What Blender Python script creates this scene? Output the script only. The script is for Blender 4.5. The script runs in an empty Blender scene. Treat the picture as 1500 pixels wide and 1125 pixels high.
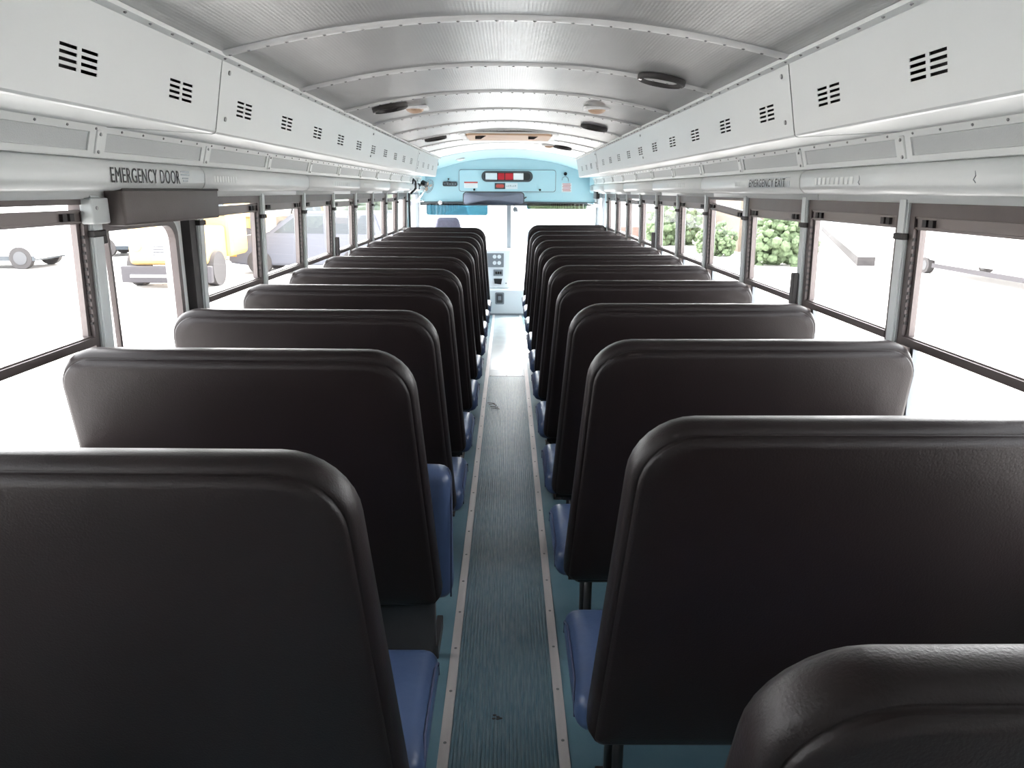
import bpy, bmesh, math, random
from mathutils import Vector, Matrix
random.seed(7)
C = bpy.context.scene.collection
SC = bpy.context.scene
PI = math.pi

# ------------------------------------------------------------------ camera
H = 1.58
cam_d = bpy.data.cameras.new('camera'); cam = bpy.data.objects.new('camera', cam_d); C.objects.link(cam)
cam_d.sensor_width = 36.0; cam_d.lens = 1094.0 / 1500 * 36; cam_d.clip_start = 0.02; cam_d.clip_end = 500
pitch, yaw, roll = 0.2532, 0.0065, 0.0052
cp, sp, cy_, sy_ = math.cos(pitch), math.sin(pitch), math.cos(yaw), math.sin(yaw)
fw = Vector((sy_*cp, cy_*cp, -sp)); rt = Vector((cy_, -sy_, 0)); up = rt.cross(fw)
r2 = rt*math.cos(roll) + up*math.sin(roll); u2 = -rt*math.sin(roll) + up*math.cos(roll)
M = Matrix(((r2.x, u2.x, -fw.x, 0.006), (r2.y, u2.y, -fw.y, 0), (r2.z, u2.z, -fw.z, H), (0, 0, 0, 1)))
cam.matrix_world = M
SC.camera = cam
# ------------------------------------------------------------------ daylight
w = bpy.data.worlds.new('overcast_sky'); SC.world = w; w.use_nodes = True
nt = w.node_tree; bg = nt.nodes['Background']
geo = nt.nodes.new('ShaderNodeTexCoord'); sep = nt.nodes.new('ShaderNodeSeparateXYZ')
ramp = nt.nodes.new('ShaderNodeValToRGB')
nt.links.new(geo.outputs['Generated'], sep.inputs[0])
nt.links.new(sep.outputs['Y'], ramp.inputs[0])       # hazy sky, brighter towards the sun's side ahead
ramp.color_ramp.elements[0].position = 0.0; ramp.color_ramp.elements[0].color = (0.40, 0.415, 0.43, 1)
ramp.color_ramp.elements[1].position = 1.0; ramp.color_ramp.elements[1].color = (1.0, 1.0, 1.0, 1)
nt.links.new(ramp.outputs[0], bg.inputs[0]); bg.inputs[1].default_value = 11.0
sun_d = bpy.data.lights.new('sun', 'SUN'); sun = bpy.data.objects.new('sun', sun_d); C.objects.link(sun)
sun_d.energy = 5.0; sun_d.angle = 0.2; sun_d.color = (1.0, 0.97, 0.92)
sun.rotation_euler = (math.radians(-28), math.radians(8), 0); sun.location = (0, 5, 30)
SC.view_settings.view_transform = 'Standard'; SC.view_settings.look = 'None'
SC.view_settings.exposure = 1.0; SC.view_settings.gamma = 1.0; SC.view_settings.use_curve_mapping = False
SC.cycles.use_denoising = True
SC.cycles.max_bounces = 10; SC.cycles.diffuse_bounces = 6; SC.cycles.transparent_max_bounces = 12
SC.cycles.sample_clamp_indirect = 8.0

# ------------------------------------------------------------------ materials
def mat(name, col, rough=0.5, metal=0.0, noise=0.0, nscale=20.0, bump=0.0, bscale=200.0, spec=0.5, stretch=None, col2=None, coat=0.0):
    m = bpy.data.materials.new(name); m.use_nodes = True
    t = m.node_tree; b = t.nodes['Principled BSDF']
    b.inputs['Base Color'].default_value = (*col, 1); b.inputs['Roughness'].default_value = rough
    b.inputs['Metallic'].default_value = metal; b.inputs['Specular IOR Level'].default_value = spec
    b.inputs['Coat Weight'].default_value = coat
    tc = t.nodes.new('ShaderNodeTexCoord'); src = tc.outputs['Object']
    if stretch:
        mp = t.nodes.new('ShaderNodeMapping'); mp.inputs['Scale'].default_value = stretch
        t.links.new(src, mp.inputs[0]); src = mp.outputs[0]
    if noise > 0 or col2:
        n = t.nodes.new('ShaderNodeTexNoise'); n.inputs['Scale'].default_value = nscale; n.inputs['Detail'].default_value = 5
        t.links.new(src, n.inputs['Vector'])
        r = t.nodes.new('ShaderNodeValToRGB'); r.color_ramp.elements[0].position = 0.35; r.color_ramp.elements[1].position = 0.7
        c2 = col2 if col2 else tuple(min(1, c*(1+noise)) for c in col)
        c1 = col if col2 else tuple(c*(1-noise) for c in col)
        r.color_ramp.elements[0].color = (*c1, 1); r.color_ramp.elements[1].color = (*c2, 1)
        t.links.new(n.outputs[0], r.inputs[0]); t.links.new(r.outputs[0], b.inputs['Base Color'])
    if bump > 0:
        n = t.nodes.new('ShaderNodeTexNoise'); n.inputs['Scale'].default_value = bscale; n.inputs['Detail'].default_value = 3
        t.links.new(tc.outputs['Object'], n.inputs['Vector'])
        bp = t.nodes.new('ShaderNodeBump'); bp.inputs['Strength'].default_value = bump; bp.inputs['Distance'].default_value = 0.002
        t.links.new(n.outputs[0], bp.inputs['Height']); t.links.new(bp.outputs[0], b.inputs['Normal'])
    return m

def glass_mat(name, tint=(1, 1, 1), fac=0.07):
    m = bpy.data.materials.new(name); m.use_nodes = True
    t = m.node_tree; t.nodes.clear()
    o = t.nodes.new('ShaderNodeOutputMaterial'); mx = t.nodes.new('ShaderNodeMixShader')
    a = t.nodes.new('ShaderNodeBsdfTransparent'); a.inputs[0].default_value = (*tint, 1)
    g = t.nodes.new('ShaderNodeBsdfGlossy'); g.inputs['Roughness'].default_value = 0.02
    mx.inputs[0].default_value = fac
    t.links.new(a.outputs[0], mx.inputs[1]); t.links.new(g.outputs[0], mx.inputs[2]); t.links.new(mx.outputs[0], o.inputs[0])
    return m

def ceiling_mat():
    m = mat('perforated_aluminium', (0.60, 0.60, 0.595), 0.33, 0.75, noise=0.04, nscale=3)
    t = m.node_tree; b = t.nodes['Principled BSDF']
    tc = t.nodes.new('ShaderNodeTexCoord')
    v = t.nodes.new('ShaderNodeTexVoronoi'); v.inputs['Scale'].default_value = 110; v.inputs['Randomness'].default_value = 0.0
    t.links.new(tc.outputs['Object'], v.inputs['Vector'])
    bp = t.nodes.new('ShaderNodeBump'); bp.inputs['Strength'].default_value = 0.25; bp.inputs['Distance'].default_value = 0.002
    t.links.new(v.outputs['Distance'], bp.inputs['Height']); t.links.new(bp.outputs[0], b.inputs['Normal'])
    return m

MT = dict(
    vinyl=mat('dark_brown_vinyl', (0.0125, 0.0078, 0.0080), 0.44, noise=0.12, nscale=4, bump=0.25, bscale=260, spec=0.30),
    blue=mat('blue_vinyl', (0.050, 0.080, 0.165), 0.36, noise=0.1, nscale=6, bump=0.4, bscale=40, spec=0.5),
    piping=mat('blue_piping', (0.05, 0.06, 0.12), 0.5),
    black=mat('black_steel', (0.012, 0.012, 0.013), 0.35),
    rust=mat('worn_foot_plate', (0.05, 0.04, 0.035), 0.6, noise=0.5, nscale=60),
    shroud=mat('grey_seat_shroud', (0.040, 0.038, 0.040), 0.5, noise=0.1, nscale=10),
    ceil=ceiling_mat(),
    paint=mat('pale_grey_paint', (0.67, 0.69, 0.685), 0.33, noise=0.02, nscale=2),
    paint2=mat('pale_grey_bracket_paint', (0.72, 0.74, 0.73), 0.4),
    perf=mat('grey_perforated_panel', (0.50, 0.52, 0.52), 0.5, 0.2, bump=0.5, bscale=400),
    bluep=mat('pale_blue_paint', (0.45, 0.66, 0.72), 0.4, noise=0.02, nscale=2),
    seam=mat('bright_seam_strip', (0.86, 0.86, 0.85), 0.3, 0.3, noise=0.05, nscale=14),
    screw=mat('screw_metal', (0.30, 0.30, 0.30), 0.35, 0.9),
    brown=mat('dark_bronze_frame', (0.085, 0.068, 0.066), 0.42, 0.35, noise=0.08, nscale=10),
    bronze=mat('bronze_sash', (0.16, 0.135, 0.13), 0.4, 0.3),
    grey=mat('grey_pillar_paint', (0.50, 0.53, 0.53), 0.4, noise=0.04, nscale=8),
    rubber=mat('black_rubber', (0.022, 0.018, 0.018), 0.6),
    redish=mat('red_brown_gasket', (0.10, 0.045, 0.04), 0.5),
    pad=mat('brown_pad_vinyl', (0.075, 0.060, 0.056), 0.5, noise=0.06, nscale=12, bump=0.2, bscale=200),
    lens=mat('tan_lens', (0.55, 0.38, 0.27), 0.4),
    tan=mat('tan_hatch_liner', (0.62, 0.42, 0.28), 0.5),
    speaker=mat('speaker_grille', (0.06, 0.052, 0.05), 0.8, 0.0, bump=0.8, bscale=500),
    floor=mat('blue_rubber_floor', (0.13, 0.245, 0.30), 0.30, col2=(0.17, 0.285, 0.34), nscale=5, bump=0.15, bscale=60),
    mat=mat('ribbed_blue_rubber', (0.095, 0.18, 0.225), 0.36, col2=(0.18, 0.25, 0.28), nscale=16, stretch=(6, 0.8, 1)),
    plate=mat('worn_threshold_plate', (0.30, 0.33, 0.34), 0.4, 0.2, noise=0.1, nscale=20),
    alu=mat('worn_aluminium_strip', (0.66, 0.61, 0.60), 0.42, 0.4, noise=0.1, nscale=30, stretch=(1, 0.1, 1)),
    white=mat('white_plastic', (0.80, 0.80, 0.80), 0.4),
    offw=mat('off_white_panel', (0.70, 0.74, 0.76), 0.45),
    dgrey=mat('dark_grey_plastic', (0.06, 0.065, 0.07), 0.45),
    mgrey=mat('mid_grey_plastic', (0.20, 0.22, 0.24), 0.45),
    fab=mat('grey_violet_fabric', (0.22, 0.21, 0.28), 0.9, noise=0.08, nscale=30),
    red=mat('glossy_red', (0.50, 0.02, 0.03), 0.3),
    ink=mat('black_ink', (0.015, 0.015, 0.015), 0.5),
    redink=mat('red_ink', (0.55, 0.08, 0.06), 0.5),
    faint=mat('faint_grey_ink', (0.42, 0.46, 0.49), 0.5),
    mirror=mat('mirror_silver', (0.45, 0.52, 0.66), 0.16, 1.0),
    chrome=mat('chrome', (0.8, 0.8, 0.8), 0.15, 1.0),
    glass=glass_mat('window_glass'),
    tint=glass_mat('blue_tinted_visor', (0.14, 0.27, 0.32), 0.08),
    tintg=glass_mat('green_smoked_visor', (0.22, 0.26, 0.18), 0.10),
    leaf=mat('dry_leaf', (0.10, 0.085, 0.06), 0.8),
    gum=mat('gum_spot', (0.06, 0.05, 0.045), 0.7),
    note=mat('yellow_paper_scrap', (0.75, 0.62, 0.40), 0.6),
    ground=mat('pale_concrete_yard', (0.50, 0.48, 0.46), 0.9, noise=0.06, nscale=0.4),
    carw=mat('white_car_paint', (0.75, 0.75, 0.76), 0.3),
    card=mat('dark_blue_grey_car_paint', (0.11, 0.115, 0.14), 0.3),
    yellow=mat('school_yellow_paint', (0.50, 0.33, 0.13), 0.5),
    tyre=mat('tyre_rubber', (0.06, 0.055, 0.055), 0.8),
    rim=mat('steel_rim', (0.09, 0.09, 0.095), 0.5, 0.0),
    carglass=mat('dark_car_glass', (0.06, 0.07, 0.08), 0.1),
    hedge=mat('hedge_leaves', (0.12, 0.165, 0.085), 0.8, noise=0.35, nscale=8),
    brick=mat('pale_red_brick', (0.22, 0.13, 0.11), 0.8, noise=0.1, nscale=6),
    beige=mat('beige_wall_paint', (0.15, 0.115, 0.085), 0.8),
    conc=mat('grey_concrete', (0.05, 0.045, 0.045), 0.8, noise=0.2, nscale=4),
    hillm=mat('distant_tree_green', (0.10, 0.12, 0.09), 0.9, noise=0.3, nscale=1),
    poleb=mat('blue_painted_post', (0.20, 0.36, 0.55), 0.5),
    odark=mat('dark_bumper_plastic', (0.05, 0.045, 0.05), 0.6),
    sheet=mat('pale_floor_glare', (0.46, 0.52, 0.54), 0.25, noise=0.05, nscale=6),  # whitened so the floor glare sits in its colour
    orange=mat('orange_lamp', (0.8, 0.25, 0.05), 0.4),
)

# ------------------------------------------------------------------ helpers
def ploc(o):
    v = Vector((0, 0, 0))
    while o: v += o.location; o = o.parent
    return v
def link(name, bm, m, parent=None, smooth=False, auto=None):
    me = bpy.data.meshes.new(name)
    if parent: bmesh.ops.translate(bm, verts=bm.verts, vec=-ploc(parent))
    bm.normal_update(); bm.to_mesh(me); bm.free()
    me.materials.append(MT[m] if isinstance(m, str) else m)
    o = bpy.data.objects.new(name, me); C.objects.link(o)
    if parent: o.parent = parent
    if smooth:
        me.polygons.foreach_set('use_smooth', [True]*len(me.polygons))
        if auto:
            me.update()
            bmm = bmesh.new(); bmm.from_mesh(me)
            for e in bmm.edges:
                if len(e.link_faces) == 2 and e.calc_face_angle(0) > auto: e.smooth = False
            bmm.to_mesh(me); bmm.free()
    return o
def empty(name, loc):
    o = bpy.data.objects.new(name, None); C.objects.link(o); o.location = loc; o.empty_display_size = 0.1; return o
def tag(o, label, cat, group=None, kind=None):
    o['label'] = label; o['category'] = cat
    if group: o['group'] = group
    if kind: o['kind'] = kind
    return o
def struct(o, label=None):
    o['kind'] = 'structure'
    if label: o['label'] = label
    return o
def copy_tree(o, parent=None):
    c = o.copy(); C.objects.link(c); c.parent = parent
    for ch in list(o.children): copy_tree(ch, c)
    return c
def box(bm, x0, x1, y0, y1, z0, z1, bev=0.0, seg=2, mtx=None):
    r = bmesh.ops.create_cube(bm, size=1.0)
    vs = r['verts']
    for v in vs:
        v.co = Vector(((x0+x1)/2 + v.co.x*(x1-x0), (y0+y1)/2 + v.co.y*(y1-y0), (z0+z1)/2 + v.co.z*(z1-z0)))
    if bev > 0:
        es = list({e for v in vs for e in v.link_edges})
        g = bmesh.ops.bevel(bm, geom=es, offset=bev, segments=seg, profile=0.5, affect='EDGES', clamp_overlap=True)
        vs = list({v for f in g['faces'] for v in f.verts} | {v for v in vs if v.is_valid})
    if mtx is not None:
        for v in vs: v.co = mtx @ v.co
    return vs
def B(*a, **k):
    bm = bmesh.new(); box(bm, *a, **k); return bm
def tube(bm, pts, rad, seg=10, caps=True):
    pts = [Vector(p) for p in pts]; rings = []
    for i, p in enumerate(pts):
        d = (pts[min(i+1, len(pts)-1)] - pts[max(i-1, 0)]).normalized()
        a = Vector((0, 0, 1)) if abs(d.z) < 0.9 else Vector((1, 0, 0))
        s = d.cross(a).normalized(); t = s.cross(d)
        r = rad[i] if isinstance(rad, (list, tuple)) else rad
        rings.append([bm.verts.new(p + (s*math.cos(2*PI*k/seg) + t*math.sin(2*PI*k/seg))*r) for k in range(seg)])
    for a, b in zip(rings, rings[1:]):
        for k in range(seg): bm.faces.new((a[k], a[(k+1) % seg], b[(k+1) % seg], b[k]))
    if caps: bm.faces.new(rings[0][::-1]); bm.faces.new(rings[-1])
def disc(bm, c, n, r, depth, seg=24):
    c = Vector(c); n = Vector(n).normalized()
    tube(bm, [c, c + n*depth], r, seg)
def extrude_poly(bm, pts, axis, a, b):
    """pts: 2D polygon; axis 'y' -> pts are (x,z); 'x' -> (y,z); 'z' -> (x,y)"""
    def mk(p, t):
        return Vector((p[0], t, p[1])) if axis == 'y' else (Vector((t, p[0], p[1])) if axis == 'x' else Vector((p[0], p[1], t)))
    A = [bm.verts.new(mk(p, a)) for p in pts]; Bv = [bm.verts.new(mk(p, b)) for p in pts]
    n = len(pts)
    fs = [bm.faces.new(A[::-1]), bm.faces.new(Bv)]
    for i in range(n): fs.append(bm.faces.new((A[i], A[(i+1) % n], Bv[(i+1) % n], Bv[i])))
    bmesh.ops.recalc_face_normals(bm, faces=fs)
def strip_xz(bm, pts, ys):
    """open polyline (x,z) swept along y stations"""
    rows = [[bm.verts.new((x, y, z)) for x, z in pts] for y in ys]
    for a, b in zip(rows, rows[1:]):
        for i in range(len(pts)-1): bm.faces.new((a[i], a[i+1], b[i+1], b[i]))
def rrect(w0, w1, h0, h1, radii, seg=6):
    """rounded rect, radii (bl, br, tr, tl), counter-clockwise"""
    out = []
    for (cx, cz, sx, sz, r, a0) in ((w0, h0, 1, 1, radii[0], PI), (w1, h0, -1, 1, radii[1], 1.5*PI), (w1, h1, -1, -1, radii[2], 0), (w0, h1, 1, -1, radii[3], 0.5*PI)):
        for k in range(seg+1):
            a = a0 + k*PI/2/seg
            out.append((cx + sx*r + r*math.cos(a), cz + sz*r + r*math.sin(a)))
    return out
def ring_frame(bm, outer, inner, axis, a, b):
    n = len(outer)
    def mk(p, t):
        return Vector((p[0], t, p[1])) if axis == 'y' else Vector((t, p[0], p[1]))
    O0 = [bm.verts.new(mk(p, a)) for p in outer]; O1 = [bm.verts.new(mk(p, b)) for p in outer]
    I0 = [bm.verts.new(mk(p, a)) for p in inner]; I1 = [bm.verts.new(mk(p, b)) for p in inner]
    fs = []
    for i in range(n):
        j = (i+1) % n
        fs += [bm.faces.new((O0[i], O0[j], I0[j], I0[i])), bm.faces.new((O1[j], O1[i], I1[i], I1[j])),
               bm.faces.new((O0[j], O0[i], O1[i], O1[j])), bm.faces.new((I0[i], I0[j], I1[j], I1[i]))]
    bmesh.ops.recalc_face_normals(bm, faces=fs)
def text(name, body, m, parent, origin, xdir, ydir, height, width=None, ext=0.0006):
    cu = bpy.data.curves.new(name, 'FONT'); cu.body = body; cu.size = 1.0; cu.offset = 0.0; cu.space_character = 1.12; cu.extrude = 0.0; cu.resolution_u = 3
    to = bpy.data.objects.new(name, cu); C.objects.link(to)
    bpy.context.view_layer.update()
    me = bpy.data.meshes.new_from_object(to.evaluated_get(bpy.context.evaluated_depsgraph_get()))
    C.objects.unlink(to); bpy.data.objects.remove(to)
    xs = [v.co.x for v in me.vertices]; ys = [v.co.y for v in me.vertices]
    x0, x1, y0, y1 = min(xs), max(xs), min(ys), max(ys)
    s = height/(y1-y0); sx = s if width is None else width/(x1-x0)
    xd, yd = Vector(xdir).normalized(), Vector(ydir).normalized(); nd = xd.cross(yd)
    pl = ploc(parent) if parent else Vector((0, 0, 0))
    for v in me.vertices:
        v.co = Vector(origin) + xd*((v.co.x-x0)*sx) + yd*((v.co.y-y0)*s) + nd*ext - pl
    b2 = bmesh.new(); b2.from_mesh(me)                    # heavier strokes
    for k in (1, 2):
        g = bmesh.ops.duplicate(b2, geom=list(b2.faces)[:len(me.polygons)])
        bmesh.ops.translate(b2, verts=[v for v in g['geom'] if isinstance(v, bmesh.types.BMVert)], vec=xd*height*0.022*k + nd*0.00015*k)
    b2.to_mesh(me); b2.free()
    me.materials.clear(); me.materials.append(MT[m])
    o = bpy.data.objects.new(name, me); C.objects.link(o); o.parent = parent
    return o

def XW(z): return 1.113 + (1.569 - z)*0.0266          # inner face of the window wall, leaning out downwards
def zc(x): return 1.99 - 0.09*(x/0.712)**2            # ceiling arch
Y0, Y1 = -0.7, 10.0
PL = [2.7755 + 0.715*k for k in range(9)]             # left pillars ahead of the emergency door
PLb = [2.07, 1.345, 0.63, -0.085]
PR = [2.8405 + 0.715*k for k in range(-4, 9)]
trim_n = [0]
def trim_name():
    trim_n[0] += 1; return 'trim_%d' % trim_n[0]

# ------------------------------------------------------------------ floor
struct(link('floor', B(-1.17, 1.17, Y0, 10.3, -0.06, 0.0), 'floor'))
# raised rubber aisle runner with ribs
bm = bmesh.new(); N = 27; wx = 0.156
prof = []
for k in range(N):
    a = -wx + 2*wx*k/N; p = 2*wx/N
    prof += [(a, 0.002), (a + p*0.22, 0.0055), (a + p*0.62, 0.0055), (a + p*0.84, 0.002)]
prof.append((wx, 0.002))
strip_xz(bm, prof, [Y0+0.05, 2.0, 4.0, 6.36])
o = link('aisle_runner', bm, 'mat'); tag(o, 'ribbed blue-grey rubber runner along the aisle between metal strips', 'floor mat')
o = link('glare_sheet', B(-0.156, 0.156, 6.62, 9.68, 0.0005, 0.003), 'sheet'); tag(o, 'added pale sheet coloured as floor glare in the aisle between the threshold plate and the engine cover', 'floor sheet')  # added sheet, its pale colour paints the glare on the front floor
o = link('threshold_plate', B(-0.156, 0.156, 6.37, 6.62, 0.0005, 0.004, bev=0.001), 'plate')
tag(o, 'flat worn plate across the aisle at the far end of the ribbed runner', 'plate')
for i in range(3):
    bm = bmesh.new(); disc(bm, (-0.14+0.14*i, 6.38, 0.004), (0, 0, 1), 0.006, 0.002, 8); link('screw', bm, 'screw', o)
for s, side in ((-1, 'left'), (1, 'right')):
    bm = bmesh.new(); x0, x1 = sorted((s*0.158, s*0.190))
    box(bm, x0, x1, Y0+0.05, 9.7, 0.0005, 0.006, bev=0.0015, seg=1)
    st = link('aisle_strip', bm, 'alu')
    tag(st, 'worn aluminium edging strip with screws along the %s edge of the aisle runner' % side, 'metal strip', 'aisle edging strips')
    for k in range(20):
        y = 1.16 + 0.235*k + (0.01 if s > 0 else 0)
        bm = bmesh.new(); bmesh.ops.create_uvsphere(bm, u_segments=10, v_segments=5, radius=0.0055)
        bmesh.ops.scale(bm, vec=(1, 1, 0.45), verts=bm.verts); bmesh.ops.translate(bm, verts=bm.verts, vec=(s*0.174, y, 0.006))
        link('screw', bm, 'screw', st, True)
# bits on the runner
bm = bmesh.new()
for k in range(5):
    a = random.random()*6; c = Vector((-0.02+random.uniform(-.014, .014), 1.98+random.uniform(-.014, .014), 0.0064))
    bmesh.ops.create_icosphere(bm, subdivisions=1, radius=0.006, matrix=Matrix.Translation(c) @ Matrix.Diagonal((1.1, 0.8, 0.15, 1)))
o = link('gum_spot', bm, 'gum', None, True); tag(o, 'small dark dirty spot stuck on the near part of the ribbed runner', 'spot')
bm = bmesh.new()
for k in range(4):
    a = 0.4 + k*0.7; p = Vector((-0.13 + .02*math.cos(a), 5.35 + .05*k, 0.008))
    tube(bm, [p, p + Vector((0.035, 0.01*(-1)**k, 0.002)), p + Vector((0.06, -0.02, 0.0))], 0.0022, 5)
o = link('dry_leaf_bits', bm, 'leaf'); tag(o, 'dry brown twiggy debris on the runner by the left strip, far ahead', 'debris')
bm = B(0.192, 0.200, 1.72, 1.76, 0.0, 0.006, bev=0.001)
o = link('paper_scrap', bm, 'note'); tag(o, 'tiny pale yellow scrap on the floor beside the right aisle strip', 'scrap')

# ------------------------------------------------------------------ walls and roof shell
for s, side in ((-1, 'left'), (1, 'right')):
    bm = bmesh.new()
    def wbox(ya, yb, z0, z1, xi=1.15, xo=1.21):
        x0, x1 = sorted((s*xi, s*xo)); box(bm, x0, x1, ya, yb, z0, z1)
    if s < 0:
        wbox(Y0, 2.08, -0.06, 0.86); wbox(2.75, Y1+.3, -0.06, 0.86)
    else:
        wbox(Y0, 8.72, -0.06, 0.86)
        wbox(9.86, Y1+.3, -0.06, 0.86)
    wbox(Y0, Y1+.3, 1.56, 2.08, 1.13, 1.21)               # header above the windows
    yb = PL[-1] if s < 0 else PR[-1]
    wbox(yb+0.02, yb+0.17, 0.86, 1.56, 1.125, 1.21)
    wbox(9.84, Y1+.1, 0.86, 1.56, 1.13, 1.21)
    wbox(Y0, -0.085+0.06, 0.86, 1.56, 1.125, 1.21)
    struct(link('wall_'+side, bm, 'paint'))
    # sill ledge under the windows
    bm = bmesh.new(); x0, x1 = sorted((s*1.12, s*1.20))
    if s < 0: box(bm, x0, x1, Y0, 2.06, 0.84, 0.872, bev=.005); box(bm, x0, x1, 2.77, PL[-1], 0.84, 0.872, bev=.005)
    else: box(bm, x0, x1, Y0, PR[-1], 0.84, 0.872, bev=.005)
    struct(link(trim_name(), bm, 'grey'))
struct(link('wall_rear', B(-1.21, 1.21, Y0-0.06, Y0, -0.06, 2.1), 'paint'))
# ceiling: arched sheet, front part painted pale blue
def arch_sheet(bm, xa, xb, ya, yb, n=40, th=0.05, dz=0.0):
    top, bot = [], []
    for k in range(n+1):
        x = xa + (xb-xa)*k/n
        bot.append((x, zc(x)+dz))
    pts = bot + [(x, z+th) for x, z in bot[::-1]]
    ys = [ya, yb]
    A = [[bm.verts.new((x, y, z)) for x, z in pts] for y in ys]
    m_ = len(pts)
    fs = [bm.faces.new((A[0][i], A[0][(i+1) % m_], A[1][(i+1) % m_], A[1][i])) for i in range(m_)]
    for y in (0, 1):
        for k in range(n): fs.append(bm.faces.new((A[y][k], A[y][k+1], A[y][m_-2-k], A[y][m_-1-k])))
    bmesh.ops.recalc_face_normals(bm, faces=fs)
bm = bmesh.new(); arch_sheet(bm, -1.2, 1.2, Y0-.05, 7.95)
struct(link('ceiling', bm, 'ceil', None, True, 0.5))
bm = bmesh.new(); arch_sheet(bm, -1.2, 1.2, 7.95, 10.4, dz=-0.002)
struct(link('ceiling_front', bm, 'bluep', None, True, 0.5), 'pale blue painted front section of the ceiling')
# riveted seams across the ceiling
for j in range(9):
    yy = 1.985 + 0.69*j - 0.69
    bm = bmesh.new(); n = 36
    for half in (0,):
        pr = [(-0.026, 0.0), (-0.018, 0.004), (0.0, 0.007), (0.012, 0.007), (0.026, 0.0)]
        rows = []
        for k in range(n+1):
            x = -0.70 + 1.40*k/n
            rows.append([bm.verts.new((x, yy + a, zc(x) - 0.0005 - b)) for a, b in pr])
        for a, b in zip(rows, rows[1:]):
            for i in range(len(pr)-1): bm.faces.new((a[i], b[i], b[i+1], a[i+1]))
    sm = struct(link(trim_name(), bm, 'seam', None, True))
    bm = bmesh.new()
    for k in range(30):
        x = -0.68 + 1.36*k/29
        bmesh.ops.create_icosphere(bm, subdivisions=1, radius=0.0055, matrix=Matrix.Translation((x, yy+0.004, zc(x)-0.007)) @ Matrix.Diagonal((1, 1, 0.6, 1)))
    link('rivets', bm, 'screw', sm, True)

# ------------------------------------------------------------------ duct panels with slot vents (both sides)
def duct(s):
    T = Vector((0.712, 0, 1.900)); Bo = Vector((0.744, 0, 1.730))
    L = (Bo-T).length; d = (Bo-T)/L
    stations = {Y0: 0}
    vent_y = [1.385 + 0.4137*k for k in range(-3, 16)]
    slots = []
    for vy in vent_y:
        if vy < Y0+.1 or vy > 7.9: continue
        for c in (-0.033, 0.033): slots.append((vy+c-0.0265, vy+c+0.0265))
    mids = [0.0905, 0.1020, 0.1135, 0.1250]                 # slot rows down the face
    for (ya, yb, idx) in [(Y0, 2.019, 0), (2.022, 4.159, 1), (4.162, 6.299, 2), (6.302, 8.05, 3)]:
        ys = sorted({ya, yb} | {v for p in slots if p[0] > ya and p[1] < yb for v in p})
        ss = [0.0, 0.03]
        for m in mids: ss += [m-0.0029, m+0.0029]
        ss += [0.15, L-0.004]
        off = 0.0018 if idx % 2 else 0.0
        bm = bmesh.new()
        pts = [(T + d*q) for q in ss]
        low = [(0.7455, 1.7245), (0.7490, 1.7205), (0.7560, 1.7190), (0.90, 1.7270), (1.03, 1.7345)]
        prof = [(p.x, p.z) for p in pts] + low
        prof = [(x-off*.6, z-off) for x, z in prof]
        prof = [(prof[0][0]-0.004, zc(0.70)-0.0)] + prof
        rows = [[bm.verts.new((s*x, y, z)) for x, z in prof] for y in ys]
        for a in range(len(ys)-1):
            isslot = any(abs(ys[a]-p[0]) < 1e-6 for p in slots)
            for i in range(len(prof)-1):
                if isslot and i-1 >= 2 and (i-1) % 2 == 0 and (i-1) <= 8: continue
                bm.faces.new((rows[a][i], rows[a][i+1], rows[a+1][i+1], rows[a+1][i]))
        bmesh.ops.recalc_face_normals(bm, faces=bm.faces)
        o = struct(link(trim_name(), bm, 'paint'), 'long pale overhead duct panel with slotted vents')
        mo = o.modifiers.new('thickness', 'SOLIDIFY'); mo.thickness = 0.0015; mo.offset = 0
        if ya > 0:
            for q in (0.028, L-0.03):
                p = T + d*q; nrm = Vector((-0.983, 0, -0.185))
                bm = bmesh.new(); disc(bm, (s*(p.x-0.002), ya+0.05, p.z-0.002), (s*nrm.x, 0, nrm.z), 0.006, 0.003, 10)
                link('screw', bm, 'screw', o)
    bm = bmesh.new(); x0, x1 = sorted((s*0.765, s*0.775)); box(bm, x0, x1, Y0, 8.04, 1.735, 1.885)   # black sheet added behind the slots to stand for the shade inside
    struct(link(trim_name(), bm, 'ink'))
    # bead along the top edge of the duct, with rivets
    bm = bmesh.new()
    pr = [(0.690, zc(0.69)-0.001), (0.690, zc(0.69)-0.010), (0.704, 1.8935), (0.716, 1.8925), (0.716, 1.8990)]
    strip_xz(bm, [(s*x, z) for x, z in pr], [Y0, 8.05])
    o = struct(link(trim_name(), bm, 'paint2'))
    bm = bmesh.new()
    for k in range(76):
        bmesh.ops.create_icosphere(bm, subdivisions=1, radius=0.004, matrix=Matrix.Translation((s*0.697, 0.4+0.1*k, 1.8945)))
    link('rivets', bm, 'screw', o, True)
    # front end cap
    bm = bmesh.new(); extrude_poly(bm, [(s*0.71, 1.899), (s*0.745, 1.722), (s*1.03, 1.7345), (s*1.12, 1.74), (s*1.12, 1.775), (s*0.95, 1.83)], 'y', 8.05, 8.065)
    struct(link(trim_name(), bm, 'paint'))
duct(-1); duct(1)

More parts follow.
